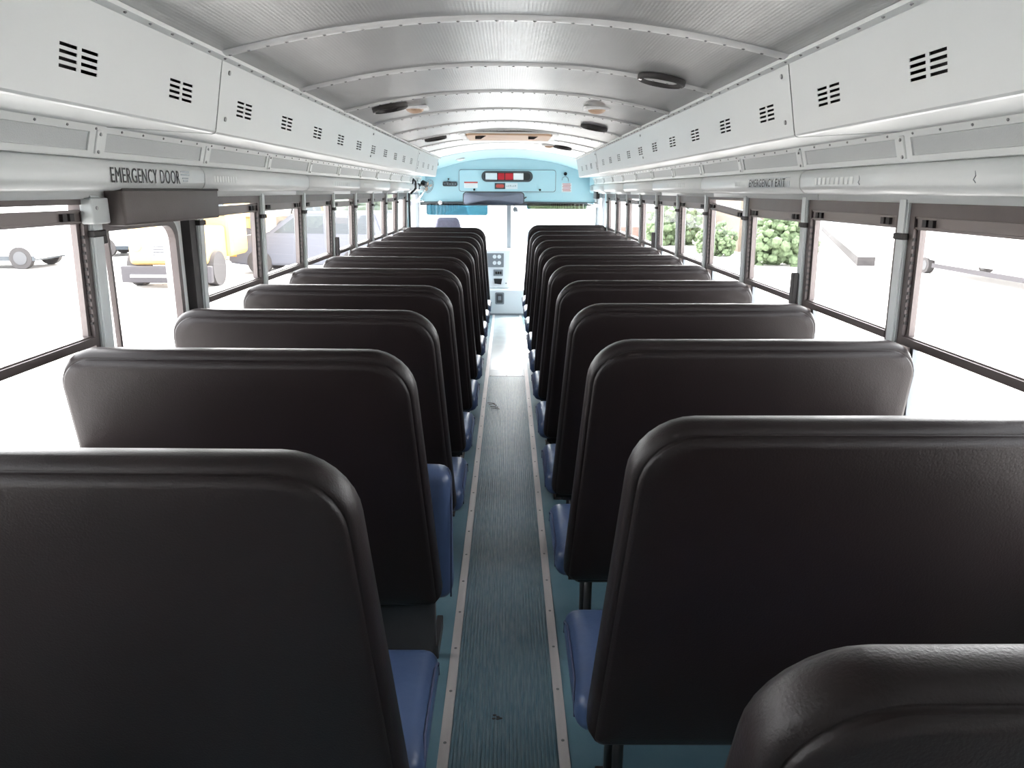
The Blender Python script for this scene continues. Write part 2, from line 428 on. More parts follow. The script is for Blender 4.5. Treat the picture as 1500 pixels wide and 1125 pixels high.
# ------------------------------------------------------------------ upper side panel, light rail over the windows
def header(s):
    xj = 2.66 if s < 0 else 2.72
    joints = [xj + 1.39*k for k in range(-3, 6)]
    edges = [Y0] + [j for j in joints if j > Y0+.2] + [9.3]
    prof = [(1.13, 1.5535), (1.1065, 1.5545), (1.1045, 1.5720), (1.100, 1.5755), (1.070, 1.5765), (1.050, 1.5800), (1.0385, 1.5910), (1.0355, 1.600), (1.0335, 1.628), (1.0365, 1.640), (1.046, 1.650), (1.058, 1.655)]
    out = []
    for a, b in zip(edges, edges[1:]):
        bm = bmesh.new(); strip_xz(bm, [(s*x, z) for x, z in prof], [a+0.0038, b-0.0038])
        bmesh.ops.recalc_face_normals(bm, faces=bm.faces)
        o = struct(link(trim_name(), bm, 'paint', None, True, 0.6), 'rounded pale cover rail above the side windows')
        mo = o.modifiers.new('thickness', 'SOLIDIFY'); mo.thickness = 0.003; mo.offset = 0
        out.append((a, b, o))
    bm = bmesh.new()
    strip_xz(bm, [(s*(x+0.005), z + (0.003 if z < 1.6 else -0.003)) for x, z in prof[2:]], [Y0, 9.3])   # dark backing seen in the joints
    struct(link(trim_name(), bm, 'rubber'))
    # lower ledge, perforated panel, upper flange
    bm = bmesh.new(); strip_xz(bm, [(s*1.060, 1.6545), (s*1.046, 1.6570), (s*1.044, 1.6600), (s*1.040, 1.6720), (s*1.044, 1.6735)], [Y0, 9.3])
    o = struct(link(trim_name(), bm, 'paint2'))
    bm = bmesh.new(); strip_xz(bm, [(s*1.0455, 1.670), (s*1.0315, 1.722)], [Y0, 9.3])
    struct(link(trim_name(), bm, 'perf' ))
    bm = bmesh.new(); strip_xz(bm, [(s*1.034, 1.7165), (s*1.028, 1.7170), (s*1.022, 1.7345)], [Y0, 9.3])
    o = struct(link(trim_name(), bm, 'paint2'))
    bm = bmesh.new()
    for k in range(70):
        y = 0.6+0.125*k + random.uniform(-.004, .004)
        bmesh.ops.create_icosphere(bm, subdivisions=1, radius=0.0038, matrix=Matrix.Translation((s*1.0245, y, 1.7255)))
    link('rivets', bm, 'screw', o, True)
    y0b = 1.99 if s < 0 else 2.03
    for k in range(-2, 11):
        y = y0b + 0.70*k
        bm = bmesh.new()
        m = Matrix.Translation((s*1.0375, y, 1.6955)) @ Matrix.Rotation(s*-0.263, 4, 'Y')
        box(bm, -0.0035, 0.0035, -0.040, 0.040, -0.028, 0.028, mtx=m)
        box(bm, -0.0085, 0.0085, -0.012, 0.012, -0.030, 0.030, bev=0.003, mtx=m)
        b = struct(link(trim_name(), bm, 'paint2'))
        bm = bmesh.new()
        for z in (-0.024, 0.020):
            disc(bm, m @ Vector((-s*0.008, 0.0, z)), (-s, 0, 0), 0.0045, 0.003, 8)
        link('screw', bm, 'screw', b)
    return out
HL = header(-1); HR = header(1)
def rail_text(s, body, ya, yb, z0, h, m):
    rails = HL if s < 0 else HR
    par = [o for a, b, o in rails if a <= (ya+yb)/2 <= b][0]
    x = 1.0320
    if s < 0: return text('lettering', body, m, par, (-x, ya, z0), (0, 1, 0), (0, 0, 1), h, yb-ya)
    return text('lettering', body, m, par, (x, yb, z0), (0, -1, 0), (0, 0, 1), h, yb-ya)
rail_text(-1, 'EMERGENCY DOOR', 2.03, 2.452, 1.5955, 0.040, 'ink')
rail_text(1, 'EMERGENCY EXIT', 2.86, 3.28, 1.6000, 0.030, 'ink')
# small instruction sticker after EMERGENCY DOOR: bars only, too worn to read
parL = [o for a, b, o in HL if a <= 2.5 <= b][0]
bm = bmesh.new()
for z, ya, yb in ((1.631, 2.465, 2.53), (1.622, 2.465, 2.53), (1.611, 2.475, 2.52), (1.603, 2.48, 2.515)):
    box(bm, -1.0325, -1.0315, ya, yb, z, z+0.004)
link('sticker', bm, 'faint', parL)
parR = [o for a, b, o in HR if a <= 3.0 <= b][0]
bm = bmesh.new()
for k in range(46):
    y = 2.815 + 0.0107*k
    box(bm, 1.0325, 1.0333, y, y+0.004, 1.597, 1.634)
link('striped_decal', bm, 'faint', parR)
for s, ya, yb in ((-1, 2.74, 2.98), (-1, 4.6, 5.1), (-1, 5.6, 6.1), (1, 2.3, 2.6), (1, 3.32, 3.5), (1, 4.5, 5.0)):
    par = [o for a, b, o in (HL if s < 0 else HR) if a <= (ya+yb)/2 <= b][0]
    bm = bmesh.new()
    for k in range(9):
        y = ya + (yb-ya)*k/9; x0, x1 = sorted((s*1.0318, s*1.0324)); box(bm, x0, x1, y, y+(yb-ya)/15, 1.604, 1.626)
    fm = 'faint'; link('faded_decal', bm, 'paint2', par)
# scuffs on the right rail
bm = bmesh.new()
for y, n in ((1.70, 1), (2.26, 0)):
    tube(bm, [(1.0325, y, 1.628), (1.0325, y-0.004, 1.617), (1.0325, y+0.003, 1.609), (1.0335, y-0.006, 1.602)], 0.0012, 5)
link('scuff_mark', bm, 'mgrey', [o for a, b, o in HR if a <= 2.0 <= b][0])

# ------------------------------------------------------------------ window pillars
def pillar(s, y, wdt=0.046):
    bm = bmesh.new()
    a, b = y-wdt/2, y+wdt/2
    za, zb = 0.87, 1.562
    for (z0, z1) in ((za, zb),):
        xi0, xi1 = XW(z0)-0.012, XW(z1)-0.012
        P = [(xi0, z0), (1.172, z0), (1.160, z1), (xi1, z1)]
        extrude_poly(bm, [(s*x, z) for x, z in P], 'y', a, b)
    es = [e for e in bm.edges if abs(e.verts[0].co.y-e.verts[1].co.y) < 1e-4 and abs(e.verts[0].co.x) < 1.15 and abs(e.verts[1].co.x) < 1.15]
    bmesh.ops.bevel(bm, geom=es, offset=0.006, segments=2, affect='EDGES')
    o = struct(link(trim_name(), bm, 'grey'), 'grey window pillar')
    x = XW(1.465)-0.012
    bm = bmesh.new(); x0, x1 = sorted((s*(x-0.005), s*(x+0.02)))
    box(bm, x0, x1, y-wdt/2-0.005, y+wdt/2+0.005, 1.453, 1.471, bev=0.003)
    link('clip', bm, 'rubber', o)
    return o
for y in PLb[:3] + PL: pillar(-1, y, 0.056 if y == 2.07 else 0.044)
for y in PR: pillar(1, y)

# ------------------------------------------------------------------ side windows
win_n = [0]
def window(s, ya, yb, drop0=0.0, drop1=0.0, head=0.036):
    """ya near end, yb far end; drop lowers the sliding sash at each end"""
    win_n[0] += 1
    root = struct(empty('window_%d' % win_n[0], (s*1.13, (ya+yb)/2, 0.87)))
    a, b = ya+0.023, yb-0.023
    z0, z1 = 0.872, 1.553
    def X(z, o): return s*(XW(z)+o)
    def slab(bm, y0, y1, za, zb, o0, o1, dy=(0, 0)):
        c = [(y0, za+dy[0]), (y1, za+dy[1]), (y1, zb+dy[1]), (y0, zb+dy[0])]
        V = [bm.verts.new((X(z, o), y, z)) for o in (o0, o1) for y, z in c]
        fs = [bm.faces.new([V[i] for i in q]) for q in ((0, 1, 2, 3), (7, 6, 5, 4), (0, 4, 5, 1), (1, 5, 6, 2), (2, 6, 7, 3), (3, 7, 4, 0))]
        bmesh.ops.recalc_face_normals(bm, faces=fs)
    bm = bmesh.new()
    slab(bm, a, a+0.026, z0, z1, 0.0, 0.036); slab(bm, b-0.026, b, z0, z1, 0.0, 0.036)
    slab(bm, a+0.026, b-0.026, z1-head, z1, 0.0, 0.036); slab(bm, a+0.026, b-0.026, z0, z0+0.018, 0.0, 0.036)
    link('frame', bm, 'brown', root)
    i0, i1 = a+0.026, b-0.026
    # mid rail
    bm = bmesh.new(); slab(bm, i0, i1, 1.164, 1.186, -0.002, 0.040); slab(bm, i0, i1, 1.186, 1.190, 0.006, 0.034)
    link('middle_rail', bm, 'brown', root)
    # upper sliding sash
    bm = bmesh.new(); D = (-drop0, -drop1)
    slab(bm, i0, i1, 1.482, 1.518, 0.008, 0.026, D)
    slab(bm, i0, i1, 1.485, 1.489, 0.003, 0.010, D); slab(bm, i0, i1, 1.512, 1.516, 0.003, 0.010, D)
    slab(bm, i0, i0+0.014, 1.19, 1.482-drop0, 0.012, 0.028); slab(bm, i1-0.014, i1, 1.19, 1.482-drop1, 0.012, 0.028)
    sash = link('sash', bm, 'bronze', root)
    for c, dd in ((i0+0.05, drop0), (i0+0.082, drop0), (i1-0.082, drop1), (i1-0.05, drop1)):
        bm = bmesh.new(); slab(bm, c-0.010, c+0.010, 1.491-dd, 1.510-dd, -0.001, 0.012); link('latch', bm, 'rubber', sash)
    bm = bmesh.new(); slab(bm, i0+0.014, i1-0.014, 1.19, 1.482-max(drop0, drop1), 0.018, 0.022); link('upper_pane', bm, 'glass', root)
    # notched track on the far jamb
    bm = bmesh.new()
    for k in range(12): slab(bm, i1-0.004, i1+0.001, 1.22+0.021*k, 1.228+0.021*k, 0.001, 0.01)
    link('track_notches', bm, 'rubber', root)
    # lower fixed pane
    bm = bmesh.new(); slab(bm, i0, i0+0.012, z0+0.018, 1.164, 0.03, 0.045); slab(bm, i1-0.012, i1, z0+0.018, 1.164, 0.03, 0.045)
    link('lower_bead', bm, 'mgrey', root)
    bm = bmesh.new(); slab(bm, i0+0.01, i1-0.01, z0+0.018, 1.164, 0.036, 0.040); link('lower_pane', bm, 'glass', root)
LB = list(zip(PLb[::-1], PLb[::-1][1:]))
for i, (a, b) in enumerate(LB): window(-1, a, b, -0.009 if i == len(LB)-1 else 0, -0.007 if i == len(LB)-1 else 0, 0.014 if i == len(LB)-1 else 0.036)
dl = {0: (0.004, 0.0, 0.03), 3: (0.012, 0.012), 6: (0.012, 0.010, 0.012)}
for i, (a, b) in enumerate(zip(PL, PL[1:])): window(-1, a, b, *dl.get(i, (0, 0)))
dr = {4: (0.012, 0.012, 0.048), 5: (0.026, -0.004, 0.014), 9: (0.012, 0.012)}
for i, (a, b) in enumerate(zip(PR, PR[1:])): window(1, a, b, *dr.get(i, (0, 0)))

# ------------------------------------------------------------------ emergency door on the left
door = struct(empty('door_1', (-1.15, 2.43, 0.0)))
def DX(z): return -XW(z)
bm = bmesh.new()
oy0, oy1 = 2.102, 2.70
outer = rrect(oy0, oy1, 0.03, 1.552, (.01,)*4); inner = rrect(2.128, 2.628, 0.62, 1.478, (.05, .05, .06, .02))
ring_frame(bm, outer, inner, 'x', -1.150, -1.185)
lf = link('door_leaf', bm, 'paint2', door)
bm = bmesh.new(); o2 = rrect(2.122, 2.636, 0.61, 1.486, (.055, .055, .066, .02)); i2 = rrect(2.130, 2.612, 0.635, 1.462, (.05, .05, .06, .02))
ring_frame(bm, o2, i2, 'x', -1.134, -1.158); link('gasket', bm, 'brown', lf)
bm = bmesh.new(); extrude_poly(bm, rrect(2.128, 2.625, 0.63, 1.47, (.05, .05, .06, .02)), 'x', -1.160, -1.165); link('pane', bm, 'glass', lf)  # widened at the near edge, bright glass stands for glare on door paint
bm = bmesh.new(); box(bm, -1.156, -1.142, 2.186, 2.197, 0.63, 1.47); link('gasket_line', bm, 'brown', lf)  # brown gasket line, drawn as a bar inside the widened pane
bm = bmesh.new(); box(bm, -1.20, -1.118, 2.700, 2.752, 0.0, 1.555); link('hinge_channel', bm, 'rubber', door)
bm = bmesh.new(); box(bm, -1.160, -1.128, 2.1, 2.16, 1.43, 1.455, bev=.003); link('latch_plate', bm, 'rubber', door)
# padded crash cushion over the emergency door
pad = empty('header_pad', (-1.05, 2.33, 1.47))
tag(pad, 'dark brown padded box above the emergency door, under the lettering', 'pad')
bm = B(-1.100, -1.045, 2.11, 2.80, 1.480, 1.582, bev=0.008, seg=3)
link('pad', bm, 'pad', pad, True, 0.7)
bm = B(-1.110, -1.0435, 2.108, 2.802, 1.574, 1.5815, bev=.002); link('top_welt', bm, 'rubber', pad)
bm = bmesh.new(); box(bm, -1.120, -1.085, 2.020, 2.106, 1.488, 1.556, bev=0.004); br = link('bracket', bm, 'grey', pad)
br['label'] = 'pale grey metal bracket at the near end of the pad'
bm = bmesh.new(); disc(bm, (-1.085, 2.04, 1.53), (1, 0, 0), 0.005, 0.003, 8); link('screw', bm, 'screw', br)

# ------------------------------------------------------------------ seats
def back_bm(s):
    zt, zb = 1.188, 0.372
    def ring(off, yoff_fn, seg=8):
        pts = rrect(0+off, 1-off, 0, 0, (0,)*4, 1)
        return pts
    Wd = 0.905
    bm = bmesh.new(); rings = []
    def yr(z): return -0.075 + (1.165-z)/(1.165-0.40)*0.160
    def yf(z): return 0.035 + (1.17-z)/(1.17-0.42)*0.180
    #  (inset, thickness fraction, extra y)
    spec = [(0.30, 0, -0.006), (0.12, 0, -0.006), (0.045, 0, -0.006), (0.022, 0, -0.003), (0.013, 0.02, 0.0), (0.0125, 0.03, 0.0035), (0.0105, 0.05, 0.0035), (0.0090, 0.07, 0.0),
            (0.0, 0.30, 0), (0.0, 0.62, 0), (0.010, 0.85, 0), (0.032, 0.98, 0.0), (0.075, 1.0, 0.010), (0.15, 1.0, 0.014), (0.30, 1.0, 0.016)]
    top_lift = {8: 0.0, 9: 0.0}
    for off, t, ey in spec:
        r_in = max(0.115-off*0.75, 0.02); r_out = max(0.085-off*0.6, 0.02); rb = max(0.035-off, 0.008)
        pts = rrect(off, Wd-off, zb+off, zt-off, (rb, rb, r_out, r_in), 8)
        vs = []
        for x, z in pts:
            k = (zt-z)/(zt-zb)
            xin = 0.236 - 0.048*k - (0.012*math.sin(k*PI) if k < 1 else 0) * -0.4
            X = xin + x*(1.128 + 0.06*min(k, 0.33) - xin)/Wd
            drop = 0.0
            if z > zt-0.2: drop = -0.016*(abs(t-0.45)/0.55)**2 * (1 if off < 0.02 else 0) - 0.010*((1-x/Wd)**2)*0.4
            puff = 0.012*math.sin(PI*min(1, max(0, (x-off)/(Wd-2*off))))*math.sin(PI*(z-zb)/(zt-zb)) if t in (0, 1) and off > 0.04 else 0
            y = yr(z)*(1-t) + yf(z)*t + ey + (puff*0.4 if t == 1 else -puff*0.3)
            vs.append(bm.verts.new((s*X, y, z+drop)))
        rings.append(vs)
    n = len(rings[0])
    for a, b in zip(rings, rings[1:]):
        for i in range(n): bm.faces.new((a[i], a[(i+1) % n], b[(i+1) % n], b[i]))
    bm.faces.new(rings[0][::-1]); bm.faces.new(rings[-1])
    bmesh.ops.recalc_face_normals(bm, faces=bm.faces)
    return bm
def cushion_bm(s, xi=0.165, xo=1.12, y0=0.15, y1=0.565, z0=0.352, z1=0.452):
    bm = bmesh.new()
    x0, x1 = sorted((s*xi, s*xo))
    nx, ny = 12, 8
    box(bm, x0, x1, y0, y1, z0, z1, bev=0.040, seg=4)
    bmesh.ops.subdivide_edges(bm, edges=[e for e in bm.edges if e.calc_length() > 0.2], cuts=3, use_grid_fill=True)
    for v in bm.verts:
        fx = (v.co.x-x0)/(x1-x0); fy = (v.co.y-y0)/(y1-y0)
        if v.co.z > (z0+z1)/2: v.co.z += 0.014*math.sin(PI*min(max(fx, 0), 1))*math.sin(PI*min(max(fy, 0), 1))
    return bm
def seat(s, name='bus_seat', flip=False):
    root = empty(name, (0, 0, 0))
    link('seat_back', back_bm(s), 'vinyl', root, True)
    if not flip:
        cu = link('seat_cushion', cushion_bm(s), 'blue', root, True)
        cu['label'] = 'blue vinyl cushion'
        bm = bmesh.new()
        tube(bm, [(s*0.1665, 0.19, 0.38), (s*0.1655, 0.20, 0.420), (s*0.170, 0.25, 0.436), (s*0.170, 0.48, 0.436), (s*0.1655, 0.52, 0.425), (s*0.166, 0.53, 0.385)], 0.0030, 6)
        link('piping', bm, 'piping', cu, True)
        bm = bmesh.new(); x0, x1 = sorted((s*0.21, s*1.12)); box(bm, x0, x1, 0.18, 0.53, 0.337, 0.353)
        link('cushion_board', bm, 'black', root)
    bm = bmesh.new()
    tube(bm, [(s*0.245, 0.18, 0.60), (s*0.245, 0.18, 0.36), (s*0.245, 0.21, 0.325), (s*0.245, 0.52, 0.325)], 0.0125, 8)
    tube(bm, [(s*0.245, 0.21, 0.325), (s*1.14, 0.21, 0.325)], 0.0125, 8)
    tube(bm, [(s*0.245, 0.52, 0.325), (s*1.14, 0.52, 0.325)], 0.0125, 8)
    link('frame', bm, 'black', root, True)
    for ya in (0.26, 0.40):
        bm = bmesh.new(); tube(bm, [(s*0.285, ya, 0.338), (s*0.285, ya, 0.012)], 0.014, 10); link('leg', bm, 'black', root, True)
    bm = bmesh.new(); x0, x1 = sorted((s*0.255, s*0.315)); box(bm, x0, x1, 0.21, 0.45, 0.0005, 0.012, bev=.003)
    tube(bm, [(s*0.285, 0.235, 0.012), (s*0.285, 0.235, 0.022)], 0.009, 6); tube(bm, [(s*0.285, 0.43, 0.012), (s*0.285, 0.43, 0.022)], 0.009, 6)
    link('foot_plate', bm, 'rust', root)
    return root
RY = [0.604, 1.319, 2.046, 2.73, 3.455, 4.175, 4.85, 5.56, 6.33, 7.09, 7.79]
LY = [1.129, 1.899, 2.552, 3.239, 3.939, 4.66, 5.40, 6.08, 6.75, 7.43]
ordn = ['first', 'second', 'third', 'fourth', 'fifth', 'sixth', 'seventh', 'eighth', 'ninth', 'tenth', 'eleventh']
prR = seat(1)
for i, y in enumerate(RY):
    o = prR if i == 0 else copy_tree(prR)
    o.location = (0, y, 0)
    if i == 0: lab = 'dark brown vinyl bench seat right of the aisle, cut off by the bottom corner'
    elif i == len(RY)-1: lab = 'dark brown vinyl bench seat right of the aisle, right behind the front partition'
    else: lab = 'dark brown vinyl bench seat right of the aisle, %s from the rear' % ordn[i]
    tag(o, lab, 'seat', 'bench seats right of the aisle')
    o.rotation_euler.z = random.uniform(-.004, .004) if i else 0
prL = seat(-1)
for i, y in enumerate(LY):
    if i == 1:
        continue
    o = prL if i == 0 else copy_tree(prL)
    o.location = (0, y, 0)
    if i == 0: lab = 'dark brown vinyl bench seat left of the aisle, in the bottom left corner'
    elif i == len(LY)-1: lab = 'dark brown vinyl bench seat left of the aisle, right behind the front partition'
    else: lab = 'dark brown vinyl bench seat left of the aisle, %s from the rear' % ordn[i]
    tag(o, lab, 'seat', 'bench seats left of the aisle')
    o.rotation_euler.z = random.uniform(-.004, .004) if i else 0
# flip-up seat beside the emergency door
fs = seat(-1, 'bus_seat', flip=True)
cu = link('seat_cushion', cushion_bm(-1, 0.168, 1.12, 0.245, 0.36, 0.30, 0.74), 'blue', fs, True); cu['label'] = 'blue vinyl cushion folded up on edge'
bm = bmesh.new(); tube(bm, [(-0.172, 0.25, 0.32), (-0.168, 0.262, 0.60), (-0.170, 0.285, 0.71), (-0.180, 0.31, 0.735)], 0.0030, 6)
link('piping', bm, 'piping', cu, True)
sh = bmesh.new(); box(sh, -1.12, -0.212, 0.14, 0.17, 0.175, 0.385, bev=.004); box(sh, -0.225, -0.205, 0.14, 0.32, 0.165, 0.21, bev=.003)
link('shroud', sh, 'shroud', fs)['label'] = 'dark grey metal panel below the seat back'
fs.location = (0, LY[1], 0)
tag(fs, 'bench seat with folded-up blue cushion, left of the aisle by the emergency door', 'seat', 'bench seats left of the aisle')
# small marks on its back
bm = bmesh.new()
for x, z in ((-0.455, 1.0), (-0.40, 0.995), (-0.62, 0.89)):
    bmesh.ops.create_icosphere(bm, subdivisions=1, radius=0.0022, matrix=Matrix.Translation((x, LY[1]-0.036, z)))
link('specks', bm, 'mgrey', fs)
# front partitions (padded crash barriers)
def barrier(s, y, zt):
    root = empty('crash_barrier', (0, y, 0))
    bm = back_bm(s)
    for v in bm.verts: v.co.y += y; v.co.z += (zt-1.18)*max(0, min(1, (v.co.z-0.4)/0.78))
    link('padded_panel', bm, 'vinyl', root, True)
    for x in (0.30, 1.05):
        bm = bmesh.new(); tube(bm, [(s*x, y+0.13, 0.45), (s*x, y+0.13, 0.004)], 0.014, 8); link('leg', bm, 'black', root, True)
    return root
tag(barrier(-1, 8.25, 1.19), 'dark padded partition behind the driver seat, left of the aisle', 'partition', 'front partitions')
tag(barrier(1, 8.62, 1.205), 'dark padded partition at the front of the right row, before the entrance', 'partition', 'front partitions')

# ------------------------------------------------------------------ driver seat
ds = empty('driver_seat', (-0.69, 9.0, 0))
tag(ds, 'grey-violet fabric driver seat with headrest, seen above the left front partition', 'seat')
def soft(name, x0, x1, y0, y1, z0, z1, bev, m, par, taper=0):
    bm = bmesh.new(); box(bm, x0, x1, y0, y1, z0, z1, bev=bev, seg=5)
    cxm = (x0+x1)/2
    for v in bm.verts: v.co.x = cxm + (v.co.x-cxm)*(1 - taper*(v.co.z-z0)/(z1-z0))
    return link(name, bm, m, par, True)
soft('headrest', -0.865, -0.525, 8.88, 8.98, 1.10, 1.275, 0.045, 'fab', ds, 0.28)
soft('backrest', -0.93, -0.45, 8.90, 9.03, 0.50, 1.13, 0.05, 'fab', ds, 0.12)
soft('seat_cushion', -0.94, -0.44, 9.0, 9.48, 0.42, 0.55, 0.05, 'fab', ds)
bm = bmesh.new(); box(bm, -0.84, -0.54, 9.05, 9.40, 0.0, 0.42, bev=.01); link('pedestal', bm, 'black', ds)

# ------------------------------------------------------------------ front bulkhead
FY = 10.0
bm = bmesh.new()
n = 24; top = [(-1.2 + 2.4*k/n, zc(-1.2+2.4*k/n)+0.01) for k in range(n+1)]
extrude_poly(bm, [(1.2, 1.425), (-1.2, 1.425)] + top, 'y', FY, FY+0.10)
struct(link('wall_front', bm, 'bluep'))
bm = bmesh.new(); box(bm, -1.2, 1.2, FY-.015, FY+0.02, 1.392, 1.440, bev=.004); struct(link(trim_name(), bm, 'dgrey'))
# access cover
ac = empty('access_cover', (0, FY-0.01, 1.57))
tag(ac, 'wide pale blue access cover above the windshield with an oval window in it', 'cover')
bm = bmesh.new(); extrude_poly(bm, rrect(-0.622, 0.617, 1.572, 1.836, (.03,)*4), 'y', FY-0.020, FY-0.001)
es = [e for e in bm.edges if abs(e.verts[0].co.y-(FY-0.02)) < 1e-4 and abs(e.verts[1].co.y-(FY-.02)) < 1e-4]
bmesh.ops.bevel(bm, geom=es, offset=0.004, segments=2, affect='EDGES')
link('panel', bm, 'bluep', ac)
bm = bmesh.new(); ring_frame(bm, rrect(-0.629, 0.624, 1.565, 1.843, (.034,)*4), rrect(-0.622, 0.617, 1.572, 1.836, (.03,)*4), 'y', FY-0.012, FY-0.0005)
link('edge_ring', bm, 'mgrey', ac)  # mid-grey ring around the edge of the panel
bm = bmesh.new(); ring_frame(bm, rrect(-0.335, 0.325, 1.690, 1.826, (.066,)*4, 10), rrect(-0.305, 0.295, 1.712, 1.804, (.044,)*4, 10), 'y', FY-0.034, FY-0.019)
fr = link('oval_frame', bm, 'dgrey', ac)
bm = bmesh.new(); extrude_poly(bm, rrect(-0.315, 0.305, 1.705, 1.812, (.05,)*4, 10), 'y', FY-0.023, FY-0.0205); link('backing', bm, 'rubber', fr)
for x0, x1, m in ((-0.285, -0.135, 'offw'), (-0.125, -0.04, 'red'), (-0.03, 0.07, 'red'), (0.075, 0.205, 'white')):
    bm = bmesh.new(); box(bm, x0, x1, FY-0.030, FY-0.022, 1.716, 1.800, bev=.004); link('colour_block', bm, m, fr)  # red and pale blocks inside the oval frame
for x in (-0.43, 0.42):
    bm = bmesh.new(); disc(bm, (x, FY-0.02, 1.592), (0, -1, 0), 0.014, 0.012, 12); link('knob', bm, 'black', ac)
# stickers on the cover
st = link('warning_sticker', B(-0.560, -0.385, FY-0.0225, FY-0.0205, 1.612, 1.690), 'white'); tag(st, 'white notice with a red heading stuck on the left of the access cover', 'sticker')
link('red_heading', B(-0.560, -0.385, FY-0.0235, FY-0.0225, 1.672, 1.690), 'redink', st)
bm = bmesh.new()
for k in range(4): box(bm, -0.55, -0.40 - .02*(k % 2), FY-0.0232, FY-0.0225, 1.660-.012*k, 1.662-.012*k)
link('text_lines', bm, 'faint', st)
st = link('badge', B(-0.165, -0.030, FY-0.0225, FY-0.0205, 1.600, 1.676), 'dgrey'); tag(st, 'dark badge with a red oval mark under the oval window', 'badge')
bm = bmesh.new(); extrude_poly(bm, rrect(-0.150, -0.045, 1.617, 1.660, (.02,)*4), 'y', FY-0.0235, FY-0.0225); link('red_oval', bm, 'redink', st)
st = link('plain_sticker', B(-0.028, 0.130, FY-0.0225, FY-0.0205, 1.600, 1.676), 'offw'); tag(st, 'pale label with a row of small dark marks beside the red badge', 'sticker')
bm = bmesh.new()
for k in range(6): box(bm, -0.012+.022*k, -0.002+.022*k, FY-0.0235, FY-0.0225, 1.632, 1.642+.004*(k % 3))
link('marks', bm, 'mgrey', st)
# control plaque left of the cover
st = empty('control_plaque', (-0.74, FY, 1.60)); tag(st, 'small dark rounded plaque with pale marks on the front bulkhead, left of the access cover', 'plaque')
bm = bmesh.new(); extrude_poly(bm, rrect(-0.838, -0.648, 1.632, 1.692, (.02,)*4), 'y', FY-0.016, FY-0.001); pl = link('plate', bm, 'dgrey', st)
bm = bmesh.new()
for k in range(5): disc(bm, (-0.81+.034*k, FY-0.016, 1.660), (0, -1, 0), 0.010, 0.004, 10)
link('buttons', bm, 'mgrey', pl)
bm = bmesh.new(); disc(bm, (-0.762, FY-0.001, 1.722), (0, -1, 0), 0.011, 0.015, 10); tube(bm, [(-0.762, FY-.01, 1.722), (-0.775, FY-.012, 1.692)], 0.002, 5); link('toggle', bm, 'black', st)
# right-hand notice and knob
bm = bmesh.new(); disc(bm, (0.745, FY-0.0005, 1.795), (0, -1, 0), 0.022, 0.02, 14); tag(link('round_knob', bm, 'black'), 'round black knob on the bulkhead right of the access cover', 'knob')
bm = bmesh.new()
pts = [(0.745+.042*math.cos(a), FY-0.004, 1.715+.045*math.sin(a)) for a in [PI*k/10 for k in range(-1, 11)]]
tube(bm, pts, 0.003, 6); tag(link('wire_loop', bm, 'mgrey'), 'thin wire loop hanging on the bulkhead below the round black knob', 'wire')
st = link('red_text_sticker', B(0.70, 0.83, FY-0.0025, FY-0.0005, 1.565, 1.680), 'offw'); tag(st, 'pale sticker with red lines of text on the bulkhead below the wire loop', 'sticker')
bm = bmesh.new()
for k in range(6): box(bm, 0.71+.006*(k % 2), 0.82-.006*((k+1) % 2), FY-0.0035, FY-0.0025, 1.664-.017*k, 1.671-.017*k)
link('red_lines', bm, 'redink', st)

# interior mirror
mr = empty('rear_view_mirror', (-0.17, 9.66, 1.48)); tag(mr, 'wide rounded interior mirror hanging below the access cover', 'mirror')
my = 9.66
bm = bmesh.new(); extrude_poly(bm, rrect(-0.560, 0.212, 1.398, 1.566, (.045,)*4, 8), 'y', my, my+0.03); link('housing', bm, 'dgrey', mr)
bm = bmesh.new()
g = rrect(-0.549, 0.201, 1.408, 1.556, (.038,)*4, 8)
cx0, cz0 = -0.174, 1.482
prev = None
for f in (1.0, 0.75, 0.5, 0.25):
    ring = [bm.verts.new((cx0+(x-cx0)*f, my-0.003-0.005*(1-f*f), cz0+(z-cz0)*f)) for x, z in g]
    if prev:
        for i in range(len(g)): bm.faces.new((prev[i], prev[(i+1) % len(g)], ring[(i+1) % len(g)], ring[i]))
    prev = ring
bm.faces.new(prev); bmesh.ops.recalc_face_normals(bm, faces=bm.faces)
link('glass', bm, 'mirror', mr, True)
for x in (-0.50, 0.215):
    bm = bmesh.new(); tube(bm, [(x, my+.02, 1.49), (x+.02, my+.06, 1.50), (x+.02, FY-.001, 1.50)], 0.008, 6); link('bracket', bm, 'black', mr)
# visors
vs = empty('sun_visor', (-0.6, 9.84, 1.40)); tag(vs, 'blue tinted see-through sun visor on the driver side', 'sun visor')
bm = bmesh.new(); extrude_poly(bm, rrect(-1.04, -0.25, 1.272, 1.418, (.03,)*4), 'y', 9.84, 9.845); link('shade', bm, 'tint', vs)
bm = bmesh.new(); tube(bm, [(-1.10, 9.83, 1.425), (-0.20, 9.83, 1.425)], 0.008, 8); tube(bm, [(-0.80, 9.83, 1.425), (-0.80, FY-.012, 1.43)], 0.012, 8); link('rod', bm, 'dgrey', vs)
bm = bmesh.new(); disc(bm, (-0.86, 9.82, 1.43), (0, -1, 0), 0.028, 0.02, 12); link('clamp', bm, 'chrome', vs)
vs = empty('sun_visor', (0.62, 9.84, 1.40)); tag(vs, 'greenish smoked sun visor on the entrance side', 'sun visor')
bm = bmesh.new(); extrude_poly(bm, rrect(0.25, 1.02, 1.355, 1.425, (.02,)*4), 'y', 9.84, 9.845); link('shade', bm, 'tintg', vs)
bm = bmesh.new(); tube(bm, [(0.22, 9.83, 1.437), (1.14, 9.83, 1.43)], 0.010, 8); link('rod', bm, 'dgrey', vs)
